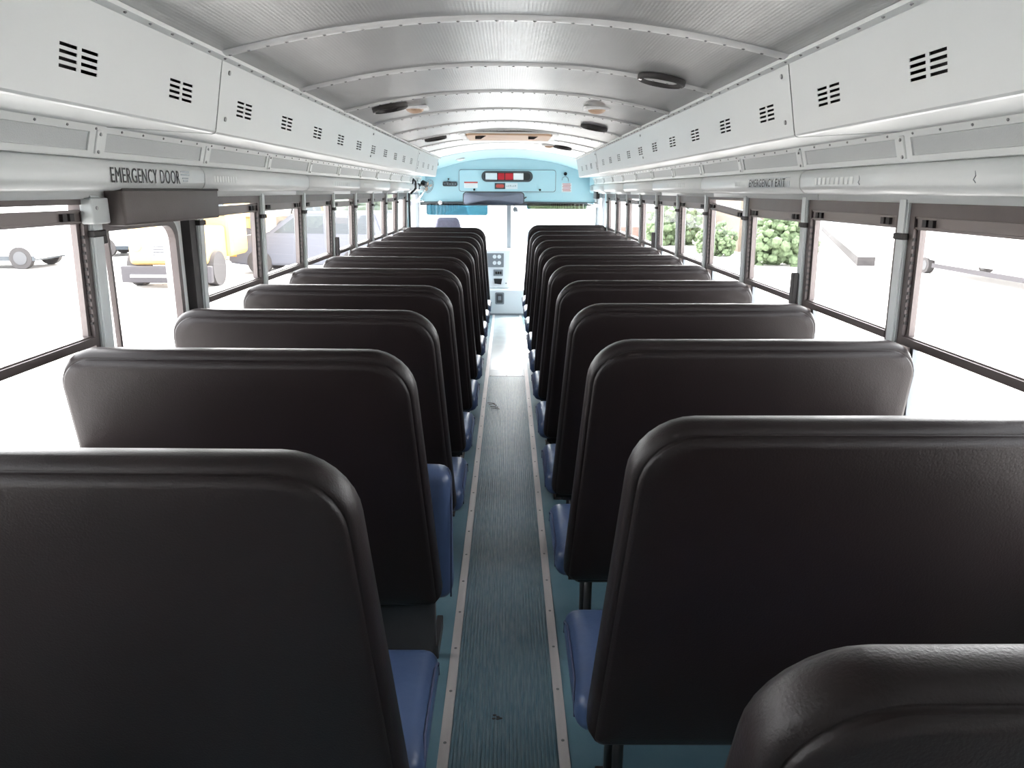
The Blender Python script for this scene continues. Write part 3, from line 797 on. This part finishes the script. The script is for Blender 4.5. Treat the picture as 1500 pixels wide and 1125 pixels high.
bm = bmesh.new(); tube(bm, [(1.02, 9.80, 1.43), (1.10, 9.78, 1.42), (1.16, 9.80, 1.395)], [0.008, 0.016, 0.02], 8); link('clamp', bm, 'chrome', vs)
# small round thing under mirror (convex mirror outside)
sm = empty('windshield_fitting', (0.09, 9.9, 1.33)); tag(sm, 'small chrome knobbly fitting hanging beside the windshield centre post under the mirror', 'fitting')
bm = bmesh.new(); bmesh.ops.create_uvsphere(bm, u_segments=14, v_segments=8, radius=0.035, matrix=Matrix.Translation((0.10, 9.90, 1.345)))
link('body', bm, 'mgrey', sm, True)
bm = bmesh.new(); tube(bm, [(0.10, 9.9, 1.37), (0.07, 9.98, 1.41)], 0.008, 6); tube(bm, [(0.10, 9.88, 1.345), (0.13, 9.86, 1.32)], 0.014, 8); link('arm', bm, 'mgrey', sm)

# windshield
ws = struct(empty('window_30', (0, 10.1, 0.6)))
bm = bmesh.new(); extrude_poly(bm, [(10.02, 1.43), (10.05, 1.43), (10.36, 0.42), (10.31, 0.42)], 'x', -0.012, 0.048); link('centre_post', bm, 'mgrey', ws)
for x0, x1 in ((-1.20, -1.155), (1.165, 1.20)):
    bm = bmesh.new(); extrude_poly(bm, [(10.0, 1.43), (10.05, 1.43), (10.36, 0.42), (10.29, 0.42)], 'x', x0, x1); link('side_post', bm, 'rubber', ws)
for x0, x1 in ((-1.165, -0.012), (0.048, 1.175)):
    bm = bmesh.new(); extrude_poly(bm, [(10.03, 1.43), (10.034, 1.43), (10.334, 0.42), (10.33, 0.42)], 'x', x0, x1); link('pane', bm, 'glass', ws)
bm = bmesh.new(); box(bm, -1.2, 1.2, 10.28, 10.42, -0.06, 0.43); struct(link('wall_front_lower', bm, 'offw'))
# engine cover
ec = empty('engine_cover', (0.05, 9.7, 0)); tag(ec, 'pale grey engine cover box at the front end of the aisle', 'cover')
bm = bmesh.new(); box(bm, -0.50, 0.45, 9.70, 10.28, 0.012, 0.335, bev=0.02, seg=3); link('body', bm, 'offw', ec, True, 0.6)
bm = bmesh.new(); box(bm, -0.515, 0.465, 9.685, 10.28, 0.0, 0.026, bev=0.004); link('base_lip', bm, 'mgrey', ec)
bm = bmesh.new(); extrude_poly(bm, rrect(-0.155, -0.040, 0.145, 0.300, (.015,)*4), 'y', 9.694, 9.701)
rc = link('recess_cup', bm, 'mgrey', ec)
bm = bmesh.new(); extrude_poly(bm, rrect(-0.138, -0.057, 0.165, 0.282, (.012,)*4), 'y', 9.690, 9.696); h = link('handle_plate', bm, 'dgrey', rc)
bm = B(-0.118, -0.078, 9.682, 9.692, 0.20, 0.25, bev=.003); link('handle', bm, 'mgrey', rc)
# dash panel
dp = empty('dashboard_panel', (-0.1, 9.8, 0.34)); tag(dp, 'pale dashboard side panel with vents and switches on top of the engine cover', 'dashboard')
bm = bmesh.new(); box(bm, -0.42, 0.045, 9.82, 10.25, 0.337, 0.835, bev=0.02, seg=3); link('body', bm, 'offw', dp, True, 0.6)
bm = bmesh.new(); box(bm, -0.30, -0.045, 9.806, 9.822, 0.615, 0.795, bev=.004); cl = link('instrument_cluster', bm, 'mgrey', dp)
for x, z in ((-0.165, 0.75), (-0.105, 0.75), (-0.165, 0.67), (-0.105, 0.67)):
    bm = bmesh.new(); disc(bm, (x, 9.806, z), (0, -1, 0), 0.025, 0.006, 16); link('gauge', bm, 'offw', cl)
bm = bmesh.new(); box(bm, -0.18, -0.055, 9.808, 9.822, 0.50, 0.585, bev=.004); sw = link('switch_bank', bm, 'mgrey', dp)
for x in (-0.145, -0.115, -0.085):
    bm = B(x-.010, x+.010, 9.800, 9.810, 0.525, 0.56, bev=.002); link('switch', bm, 'black', sw)
bm = bmesh.new(); extrude_poly(bm, [(-0.165, 0.40), (-0.08, 0.39), (-0.065, 0.465), (-0.175, 0.465)], 'y', 9.81, 9.822); link('pocket', bm, 'black', dp)
bm = bmesh.new(); disc(bm, (-0.015, 9.82, 0.405), (0, -1, 0), 0.008, 0.01, 8); link('button', bm, 'black', dp)
# fan on the left front corner
fn = empty('dash_fan', (-0.98, 9.0, 1.62)); tag(fn, 'small black dashboard fan with round wire guard in the left front corner', 'fan')
bm = bmesh.new(); tube(bm, [(-1.045, 9.05, 1.625), (-1.02, 9.03, 1.635), (-0.985, 9.0, 1.65)], 0.012, 8); box(bm, -1.040, -1.028, 9.01, 9.09, 1.59, 1.66, bev=.003); link('bracket', bm, 'black', fn)
d = Vector((0.75, -0.45, -0.35)).normalized(); c = Vector((-0.975, 8.99, 1.655))
bm = bmesh.new(); disc(bm, c - d*0.02, d, 0.035, 0.07, 18); link('motor', bm, 'black', fn, True, 0.6)
fc = c + d*0.09
q = d.to_track_quat('Z', 'Y').to_matrix().to_4x4()
bm = bmesh.new()
for rr_, off in ((0.075, 0.0), (0.078, -0.02), (0.05, 0.012), (0.025, 0.018)):
    pts = [Matrix.Translation(fc) @ q @ Vector((rr_*math.cos(2*PI*k/24), rr_*math.sin(2*PI*k/24), off)) for k in range(25)]
    tube(bm, pts, 0.0018, 5, False)
for k in range(14):
    a = 2*PI*k/14
    tube(bm, [Matrix.Translation(fc) @ q @ Vector((r_*math.cos(a), r_*math.sin(a), o_)) for r_, o_ in ((0.025, .018), (.05, .012), (.075, 0), (.078, -.02), (.04, -.035))], 0.0012, 4)
link('guard', bm, 'mgrey', fn)
for k in range(3):
    bm = bmesh.new(); a = 2*PI*k/3
    P = [Vector((0.008, 0.0, -0.01)), Vector((0.03, 0.025, -0.002)), Vector((0.062, 0.02, 0.0)), Vector((0.062, -0.012, -0.015)), Vector((0.03, -0.012, -0.015))]
    R_ = Matrix.Translation(fc - d*0.01) @ q @ Matrix.Rotation(a, 4, 'Z')
    A = [bm.verts.new(R_ @ p) for p in P]; A2 = [bm.verts.new(R_ @ (p+Vector((0, 0, .002)))) for p in P]
    bm.faces.new(A); bm.faces.new(A2[::-1])
    for i in range(5): bm.faces.new((A[i], A[(i+1) % 5], A2[(i+1) % 5], A2[i]))
    link('blade', bm, 'lens', fn)
# chrome pull linkage below the fan
bm = bmesh.new(); tube(bm, [(-0.99, 9.3, 1.60), (-1.04, 9.35, 1.52), (-1.10, 9.4, 1.455)], 0.010, 8)
tube(bm, [(-1.13, 9.4, 1.45), (-1.02, 9.38, 1.46)], 0.014, 8)
tag(link('grab_handle', bm, 'chrome', None, True), 'bright metal handle in the left front corner below the fan', 'handle')
# dark hook and strap on the left front pillar
hs = empty('belt_guide', (-1.1, 8.62, 1.2)); tag(hs, 'dark seat belt strap and guide hanging on the pillar behind the driver window', 'seat belt')
bm = bmesh.new(); tube(bm, [(-1.045, 8.50, 1.655), (-1.02, 8.46, 1.700), (-1.010, 8.50, 1.675), (-1.015, 8.56, 1.60), (-1.075, 8.60, 1.545)], 0.013, 8); link('hook', bm, 'black', hs)
bm = bmesh.new(); box(bm, -1.118, -1.085, 8.58, 8.64, 1.165, 1.55, bev=.006); link('belt_column', bm, 'dgrey', hs)
# speaker box right front
bx = empty('speaker_box', (1.1, 9.5, 1.5)); tag(bx, 'small dark box mounted high at the right front corner by the windshield', 'speaker')
bm = bmesh.new(); box(bm, 1.06, 1.128, 9.40, 9.50, 1.485, 1.590, bev=.006); link('cabinet', bm, 'mgrey', bx)
bm = bmesh.new(); box(bm, 1.085, 1.125, 9.394, 9.401, 1.49, 1.585); link('grille', bm, 'rubber', bx)
# driver window and entrance door at the front
dw = struct(empty('window_31', (-1.15, 9.3, .86)))
bm = bmesh.new(); ring_frame(bm, rrect(8.68, 9.84, 0.862, 1.555, (.02,)*4), rrect(8.71, 9.81, 0.89, 1.53, (.02,)*4), 'x', -1.14, -1.18); link('frame', bm, 'mgrey', dw)
bm = bmesh.new(); box(bm, -1.162, -1.158, 8.71, 9.81, 0.89, 1.53); link('pane', bm, 'glass', dw)
ed = struct(empty('door_2', (1.15, 9.3, -.05)))
for a, b in ((8.74, 9.285), (9.295, 9.84)):
    bm = bmesh.new(); ring_frame(bm, rrect(a, b, -0.05, 1.555, (.02,)*4), rrect(a+.05, b-.05, 0.05, 1.50, (.02,)*4), 'x', 1.15, 1.185); l = link('door_leaf', bm, 'mgrey', ed)
    bm = bmesh.new(); box(bm, 1.165, 1.169, a+.05, b-.05, 0.05, 1.50); link('pane', bm, 'glass', l)
# pale blue corner posts
for s in (-1, 1):
    bm = bmesh.new(); x0, x1 = sorted((s*1.06, s*1.13)); box(bm, x0, x1, 9.50, 10.0, 1.557, 1.90, bev=.02, seg=3); struct(link(trim_name(), bm, 'bluep'))
    y = PL[-1] if s < 0 else PR[-1]
    bm = bmesh.new(); x0, x1 = sorted((s*1.108, s*1.126)); box(bm, x0, x1, y+.03, y+0.17, 0.87, 1.556, bev=.004); struct(link(trim_name(), bm, 'bluep'))

# black cases hanging on pillars (belt cutters)
def case(s, y, lab, red=True):
    x = XW(1.25)
    root = empty('cutter_case', (s*x, y, 1.17)); tag(root, lab, 'case', 'black pillar cases')
    bm = bmesh.new(); x0, x1 = sorted((s*(x-.035), s*(x-.013))); box(bm, x0, x1, y-.016, y+.016, 1.165, 1.285, bev=.005); link('case', bm, 'rubber', root)
    if red:
        bm = bmesh.new(); x0, x1 = sorted((s*(x-.032), s*(x-.020))); box(bm, x0, x1, y-.003, y+.010, 1.125, 1.165); link('pull_tag', bm, 'redink', root)['label'] = 'red pull tag'
case(1, 2.8405+.005, 'black case with a red tag on the right-hand pillar ahead of the long-lettered rail')
case(1, 2.8405+.715*4, 'small black case hanging on a right-hand pillar far ahead', False)
case(-1, 2.7755+.715*3, 'black case with a red tag on a left-hand pillar past the dark van')

# ------------------------------------------------------------------ ceiling fittings
def speaker(x, y, lab):
    z = zc(x); root = empty('ceiling_speaker', (x, y, z-.01)); tag(root, lab, 'speaker', 'round ceiling speakers')
    tilt = Matrix.Translation((x, y, z)) @ Matrix.Rotation(math.atan(2*0.09*x/0.712**2), 4, 'Y')
    def T(p): return tilt @ Vector(p)
    def lathe(bm, prof, seg=32):
        rows = [[bm.verts.new(T((r*math.cos(2*PI*k/seg), r*math.sin(2*PI*k/seg), zz))) for k in range(seg)] for r, zz in prof]
        for a, b in zip(rows, rows[1:]):
            for k in range(seg): bm.faces.new((a[k], a[(k+1) % seg], b[(k+1) % seg], b[k]))
        if prof[-1][0] < 0.01: bm.faces.new(rows[-1])
        bmesh.ops.recalc_face_normals(bm, faces=bm.faces)
    bm = bmesh.new(); lathe(bm, [(0.080, -0.002), (0.079, -0.016), (0.074, -0.020), (0.069, -0.016), (0.067, -0.006)]); link('rim', bm, 'rubber', root, True)
    bm = bmesh.new(); lathe(bm, [(0.068, -0.006), (0.055, -0.004), (0.02, -0.004), (0.001, -0.004)]); link('grille', bm, 'speaker', root, True)
    for a in (0.15, PI+0.15):
        bm = bmesh.new(); disc(bm, T((0.073*math.cos(a), 0.073*math.sin(a), -0.019)), (0, 0, -1), 0.005, 0.003, 8); link('screw', bm, 'chrome', root)
for x, y, lab in ((0.512, 2.63, 'dark round ceiling speaker on the right, nearest of all'), (-0.52, 3.52, 'dark round ceiling speaker on the left beside the left dome lamp'),
                  (0.505, 4.56, 'dark round ceiling speaker on the right, just ahead of the right dome lamp'), (-0.51, 5.57, 'dark round ceiling speaker left of the roof hatch'),
                  (0.475, 6.74, 'dark round ceiling speaker on the right, beyond the roof hatch')):
    speaker(x, y, lab)
def lamp(x, y, lab, lens='lens'):
    z = zc(x); root = empty('dome_lamp', (x, y, z-.02)); tag(root, lab, 'lamp', 'unlit dome lamps on the ceiling')
    bm = bmesh.new(); box(bm, x-.062, x+.062, y-.05, y+.05, z-.012, z+.004, bev=.005); link('base', bm, 'white', root)
    bm = bmesh.new(); bmesh.ops.create_uvsphere(bm, u_segments=20, v_segments=10, radius=1, matrix=Matrix.Translation((x, y, z-.010)) @ Matrix.Diagonal((.042, .040, .020, 1))); link('lens', bm, lens, root, True)
lamp(-0.43, 3.70, 'tan dome lamp on the left of the ceiling, next to a dark round speaker')
lamp(0.42, 3.70, 'tan dome lamp on the right of the ceiling between two dark speakers')
lamp(0.36, 6.75, 'faint dome lamp on the right beside the farthest speaker')
lamp(-0.55, 8.9, 'small white dome lamp on the pale blue ceiling at the front left', 'white')
bm = B(-0.785, -0.762, 8.55, 8.60, 1.845, 1.884, bev=.003)
tag(link('ceiling_clip', bm, 'black'), 'small black clip under the pale blue ceiling beyond the end of the left duct', 'clip')
# roof hatch
rh = empty('roof_hatch', (0.01, 5.85, 1.95)); tag(rh, 'roof hatch with a tan inner liner in the middle of the ceiling', 'hatch')
bm = bmesh.new()
outer = rrect(-0.34, 0.36, 5.42, 6.27, (.05,)*4); inner = rrect(-0.30, 0.32, 5.46, 6.23, (.04,)*4)
def ringz(bm, outer, inner, dz0, dz1):
    n = len(outer); V = [[bm.verts.new((x, y, zc(x)+dz)) for x, y in P] for P in (outer, inner) for dz in (dz0, dz1)]
    fs = []
    for i in range(n):
        j = (i+1) % n
        for a, b in ((0, 1), (1, 3), (3, 2), (2, 0)): fs.append(bm.faces.new((V[a][i], V[a][j], V[b][j], V[b][i])))
    bmesh.ops.recalc_face_normals(bm, faces=fs)
ringz(bm, outer, inner, -0.001, -0.012); link('frame', bm, 'paint2', rh)
bm = bmesh.new()
for k in range(1): pass
P = rrect(-0.295, 0.315, 5.55, 6.16, (.05,)*4, 6)
lo = [bm.verts.new((x, y, zc(x)-0.018)) for x, y in P]; hi = [bm.verts.new((x, y, zc(x)-0.002)) for x, y in P]
bm.faces.new(lo); [bm.faces.new((lo[i], lo[(i+1) % len(P)], hi[(i+1) % len(P)], hi[i])) for i in range(len(P))]
bmesh.ops.triangulate(bm, faces=[f for f in bm.faces if len(f.verts) > 4]); bmesh.ops.recalc_face_normals(bm, faces=bm.faces)
link('liner', bm, 'tan', rh)
for x in (-0.20, 0.18):
    bm = bmesh.new(); extrude_poly(bm, [(x-.03, 1.962), (x+.05, 1.962), (x+.01, 1.938), (x-.03, 1.938)], 'y', 5.62, 5.64); link('lever', bm, 'rubber', rh)

# ------------------------------------------------------------------ outside
GZ = -1.0
bm = bmesh.new(); box(bm, -150, 150, -60, 220, GZ-0.2, GZ); struct(link('ground', bm, 'ground'))
def vehicle(name, prof, w, loc, rot, paint, lab, cat, glass=None, wheels=(), wr=0.36, lamps=(), group=None):
    """profile in local (x along length, z); width along local y; nearest side at y=0"""
    root = empty(name, (0, 0, 0)); tag(root, lab, cat, group)
    bm = bmesh.new(); extrude_poly(bm, prof, 'y', 0, w)
    bmesh.ops.bevel(bm, geom=list(bm.edges), offset=0.05, segments=2, affect='EDGES', clamp_overlap=True)
    link('body', bm, paint, root, True, 0.6)
    for g in glass or []:
        bm = bmesh.new(); extrude_poly(bm, g, 'y', -0.006, w+0.006); link('window_glass', bm, 'carglass', root)
    for x in wheels:
        for y in (-0.02, w-0.20):
            bm = bmesh.new(); disc(bm, (x, y, wr), (0, 1, 0), wr, 0.22, 28); wl = link('wheel', bm, 'tyre', root, True, 0.6)
            bm = bmesh.new(); disc(bm, (x, y-0.012, wr), (0, 1, 0), wr*0.6, 0.244, 20); link('rim', bm, 'rim', wl)
    for x0, x1, z0, z1, m in lamps:
        bm = bmesh.new(); box(bm, x0, x1, -0.012, 0.02, z0, z1); link('lamp', bm, m, root)
    root.location = (loc[0], loc[1], GZ); root.rotation_euler.z = rot
    return root
van = [(0, 0.35), (0.02, 0.95), (0.25, 1.15), (1.25, 1.28), (2.05, 1.88), (4.6, 1.92), (4.85, 1.2), (4.9, 0.35), (4.4, 0.28), (0.5, 0.28)]
vehicle('parked_van', van, 1.9, (-8.7, 23.6), 0.0, 'card', 'dark blue-grey parked van seen through the windows past the emergency door', 'van',
        [[(1.45, 1.28), (2.15, 1.78), (3.0, 1.80), (3.0, 1.26)], [(3.1, 1.26), (3.1, 1.80), (4.45, 1.82), (4.6, 1.25)]], (0.95, 3.9), 0.38, [(0.02, 0.35, 0.85, 1.0, 'offw'), (0.03, 0.25, 0.55, 0.63, 'orange')])
# yellow bus front facing us
tb = empty('yellow_truck', (-9.4, 20.0, GZ)); tag(tb, 'yellow truck facing the emergency door, its grille and bumper in the door window', 'truck')
def tbx(name, m, *a, **k):
    par = k.pop('parent', tb); bm = bmesh.new(); box(bm, *a, **k); return link(name, bm, m, par)
X0 = -10.25
hood = tbx('hood', 'yellow', X0+0.15, X0+2.2, 20.15, 21.8, GZ+0.60, GZ+1.60, bev=.12, seg=3)
tbx('cab', 'yellow', X0-0.05, X0+2.35, 21.8, 23.2, GZ+0.7, GZ+2.95, bev=.15, seg=3)
tbx('windscreen', 'carglass', X0+0.2, X0+2.2, 21.77, 21.82, GZ+1.85, GZ+2.5, bev=.01)
gr = tbx('grille', 'offw', X0+0.80, X0+1.95, 20.10, 20.17, GZ+0.74, GZ+1.24, bev=.02)
bm = bmesh.new()
for k in range(6): box(bm, X0+0.85, X0+1.90, 20.085, 20.105, GZ+0.79+.075*k, GZ+0.815+.075*k)
link('slats', bm, 'odark', gr)
tbx('bumper', 'odark', X0+0.0, X0+2.4, 19.95, 20.12, GZ+0.16, GZ+0.60, bev=.03)
tbx('bumper_bar', 'white', X0+0.25, X0+2.2, 19.90, 19.96, GZ+0.30, GZ+0.38, bev=.02)
for x in (X0+0.12, X0+2.18):
    bm = bmesh.new(); disc(bm, (x-.14, 20.8, GZ+.47), (1, 0, 0), 0.47, 0.28, 28); link('wheel', bm, 'tyre', tb, True, 0.6)
for x in (X0+0.4, X0+2.0):
    bm = bmesh.new(); disc(bm, (x, 20.16, GZ+1.1), (0, -1, 0), 0.11, 0.06, 18); link('headlamp', bm, 'white', tb)
# yellow loader with bucket beyond
ld = empty('wheel_loader', (-8.5, 29.0, GZ)); tag(ld, 'yellow digger with raised arm standing between the yellow truck and the dark van', 'digger')
bm = bmesh.new(); box(bm, -11.3, -9.5, 28.5, 31.5, GZ+0.6, GZ+1.7, bev=.15); link('chassis', bm, 'yellow', ld)
bm = bmesh.new(); box(bm, -11.0, -9.9, 29.5, 30.8, GZ+1.7, GZ+2.9, bev=.1); link('cab', bm, 'yellow', ld)
bm = bmesh.new(); extrude_poly(bm, [(-10.2, GZ+1.6), (-9.9, GZ+1.9), (-9.2, GZ+3.0), (-8.9, GZ+2.9), (-9.1, GZ+1.5), (-9.35, GZ+.5), (-9.6, GZ+.6), (-9.45, GZ+1.6)], 'y', 28.3, 28.6); link('arm', bm, 'yellow', ld)
for x in (-11.0, -9.8):
    bm = bmesh.new(); disc(bm, (x, 28.2, GZ+.6), (0, 1, 0), 0.6, 0.35, 24); link('wheel', bm, 'tyre', ld, True, .6)
# white cars at far left
wv = [(0, 0.4), (0.02, 1.1), (0.35, 1.25), (0.8, 2.1), (4.7, 2.15), (4.8, 0.4), (4.3, 0.3), (0.5, 0.3)]
vehicle('white_van', wv, 1.9, (-19.9, 24.6), 0.05, 'carw', 'white van parked outside the nearest left window, its wheel showing', 'van', [[(0.75, 1.3), (1.0, 1.9), (1.8, 1.92), (1.8, 1.3)], [(0.3, .27), (4.4, .27), (4.4, .42), (.3, .42)]], (0.95, 3.95), 0.36, (), 'white vehicles outside the nearest left window')
vehicle('white_van', wv, 1.9, (-16.6, 29.5), 0.12, 'carw', 'second white van outside the nearest left window, parked farther back and to the right', 'van', [[(0.75, 1.3), (1.0, 1.9), (1.8, 1.92), (1.8, 1.3)], [(0.3, .27), (4.4, .27), (4.4, .42), (.3, .42)]], (0.95, 3.95), 0.36, (), 'white vehicles outside the nearest left window')
# pickup with tan crane behind the van
pk = [(0, 0.5), (0, 1.0), (1.4, 1.1), (2.1, 1.85), (3.3, 1.85), (3.5, 1.05), (5.6, 1.05), (5.6, 0.5)]
vehicle('flatbed_truck', pk, 2.0, (-14.2, 45), 0.0, 'beige', 'tan flatbed truck with a thin crane frame standing behind it, far behind the dark van', 'truck', [[(1.6, 1.15), (2.15, 1.75), (3.2, 1.75), (3.3, 1.15)]], (1.0, 4.6), 0.42)
cr = empty('crane_frame', (-12.6, 48.0, GZ)); tag(cr, 'thin steel crane frame rising behind the tan flatbed truck', 'crane')
for a, b in (((-13.6, 48.0, GZ+1.0), (-12.6, 48.0, GZ+4.2)), ((-12.6, 48.0, GZ+4.2), (-12.4, 48.0, GZ+1.1)), ((-14.0, 48.0, GZ+3.0), (-12.6, 48.0, GZ+4.2))):
    bm = bmesh.new(); tube(bm, [a, b], 0.07, 6); link('beam', bm, 'conc', cr)
# dark far vehicles / trees to the left front
vehicle('far_car', van, 1.8, (-9.0, 52), 0.0, 'card', 'dark car far away, over the bonnet line of the parked van', 'car', None, (0.95, 3.9), 0.36)
def bush(bm, c, r, n=26, seed=1, flat=1.0, lo=0.16, hi=0.34, sub=2):
    rnd = random.Random(seed)
    for k in range(n):
        p = Vector((rnd.gauss(0, .42), rnd.gauss(0, .42), rnd.gauss(0, .34)))
        if p.length > 0.95: p = p.normalized()*0.9
        rr = rnd.uniform(lo, hi)
        bmesh.ops.create_icosphere(bm, subdivisions=sub, radius=1, matrix=Matrix.Translation((c[0]+p.x*r[0], c[1]+p.y*r[1], c[2]+p.z*r[2])) @ Matrix.Diagonal((rr*r[0], rr*r[1], rr*r[2]*flat, 1)))
    for v in bm.verts: v.co += Vector((rnd.uniform(-1, 1), rnd.uniform(-1, 1), rnd.uniform(-1, 1)))*0.035
bm = bmesh.new(); bush(bm, (-13.5, 75, GZ+1.2), (5.5, 2.5, 2.6), 50, 3); tag(link('tree_clump', bm, 'hillm'), 'dark low clump of trees far off beyond the left windows', 'trees')
# hedges right
for (cx_, cy, cz, rx, ry, rz, sd, lab) in ((9.9, 27.5, GZ+0.85, 1.35, 1.1, 1.35, 5, 'round green hedge nearest to the pale wall, seen through a right window'),
                                      (8.2, 38.0, GZ+0.95, 1.6, 1.3, 1.6, 6, 'larger green hedge farther along the right side windows'),
                                      (8.7, 31.6, GZ+0.6, 0.9, 0.9, 0.85, 8, 'low yellowish green hedge behind the other two on the right')):
    root = empty('hedge', (cx_, cy, GZ)); tag(root, lab, 'hedge', 'hedges outside the right windows')
    bm = bmesh.new(); bush(bm, (cx_, cy, cz), (rx, ry, rz), 420, sd, 1.0, 0.07, 0.15, 1); link('foliage', bm, 'hedge', root)
# pale building with brick base behind the hedges
bd = empty('house', (14, 40, GZ)); tag(bd, 'pale house wall with a small dark window behind the near hedge', 'house')
bm = bmesh.new(); box(bm, 10.2, 12.9, 33.5, 40, GZ, GZ+3.4); link('wall', bm, 'beige', bd)
bm = bmesh.new(); box(bm, 10.85, 11.15, 33.46, 33.52, GZ+1.10, GZ+1.45); link('window', bm, 'carglass', bd)
bm = bmesh.new(); extrude_poly(bm, [(10.0, GZ+3.4), (13.1, GZ+3.4), (11.55, GZ+4.4)], 'y', 33.2, 40.3); link('roof', bm, 'conc', bd)
bm = bmesh.new(); box(bm, 4.5, 10.0, 41.6, 42.0, GZ, GZ+0.7); tag(link('brick_wall', bm, 'brick'), 'low reddish brick wall behind the hedges', 'wall')
# blue-white commercial building farther on
bd = empty('warehouse', (12, 70, GZ)); tag(bd, 'pale blue-white warehouse front far beyond the hedges', 'building')
bm = bmesh.new(); box(bm, 10, 30, 62, 75, GZ, GZ+6.5); link('wall', bm, 'offw', bd)
bm = bmesh.new(); box(bm, 11, 14, 61.9, 62.05, GZ+2.4, GZ+4.2); link('window', bm, 'mgrey', bd)
bm = bmesh.new(); box(bm, 14.6, 15.2, 61.5, 62.0, GZ, GZ+6.0); link('column', bm, 'mgrey', bd)
# sloping kerb with rubble, timber fence
bm = bmesh.new(); extrude_poly(bm, [(12.7, 27.3), (13.3, 27.2), (22.4, 52.6), (21.8, 52.8)], 'z', GZ, GZ+0.32); tag(link('garden_kerb', bm, 'conc'), 'grey kerb running slantwise across the yard outside the second right window', 'kerb')
bm = bmesh.new()
for k in range(9): box(bm, 19.0+.33*k, 19.25+.33*k, 31.0, 31.1, GZ, GZ+1.9)
tag(link('board_fence', bm, 'brick'), 'brownish upright board fence far outside the second right window', 'fence')
# white trailer on the right
vehicle('white_trailer', [(0, 0.45), (0, 2.6), (7.5, 2.6), (7.5, 0.45)], 2.2, (13.85, 25.3), -1.54, 'carw', 'long white trailer with a dark bar low on its side outside the nearest right window', 'trailer', None, (0.35, 5.6), 0.26)
bm = bmesh.new(); box(bm, 14.6, 21.0, 22.0, 22.12, GZ+.30, GZ+.46); 
o = bpy.data.objects['white_trailer']
bm.free(); bm = bmesh.new(); box(bm, 0.8, 7.4, -0.03, 0.02, 0.22, 0.36)  # dark bar low along the near side of the trailer
me_o = link('low_dark_bar', bm, 'odark'); me_o.parent = o
# things ahead through the windshield
bd = empty('shop_front', (2, 45, GZ)); tag(bd, 'pale building front seen through the right half of the windshield', 'building')
bm = bmesh.new(); box(bm, 0.6, 7.5, 48, 56, GZ, GZ+4.3); link('wall', bm, 'carw', bd)
bm = bmesh.new(); box(bm, 2.2, 4.2, 47.9, 48.05, GZ+.1, GZ+2.2); link('door', bm, 'offw', bd)
bm = bmesh.new(); box(bm, 0.85, 1.15, 40.0, 40.3, GZ, GZ+2.1, bev=.03); tag(link('blue_post', bm, 'poleb'), 'short blue post standing ahead just right of the windshield centre', 'post')
vehicle('pale_car', van, 1.8, (-6.6, 36), 0.0, 'carw', 'pale car ahead through the driver side of the windshield', 'car', None, (0.95, 3.9), 0.36)
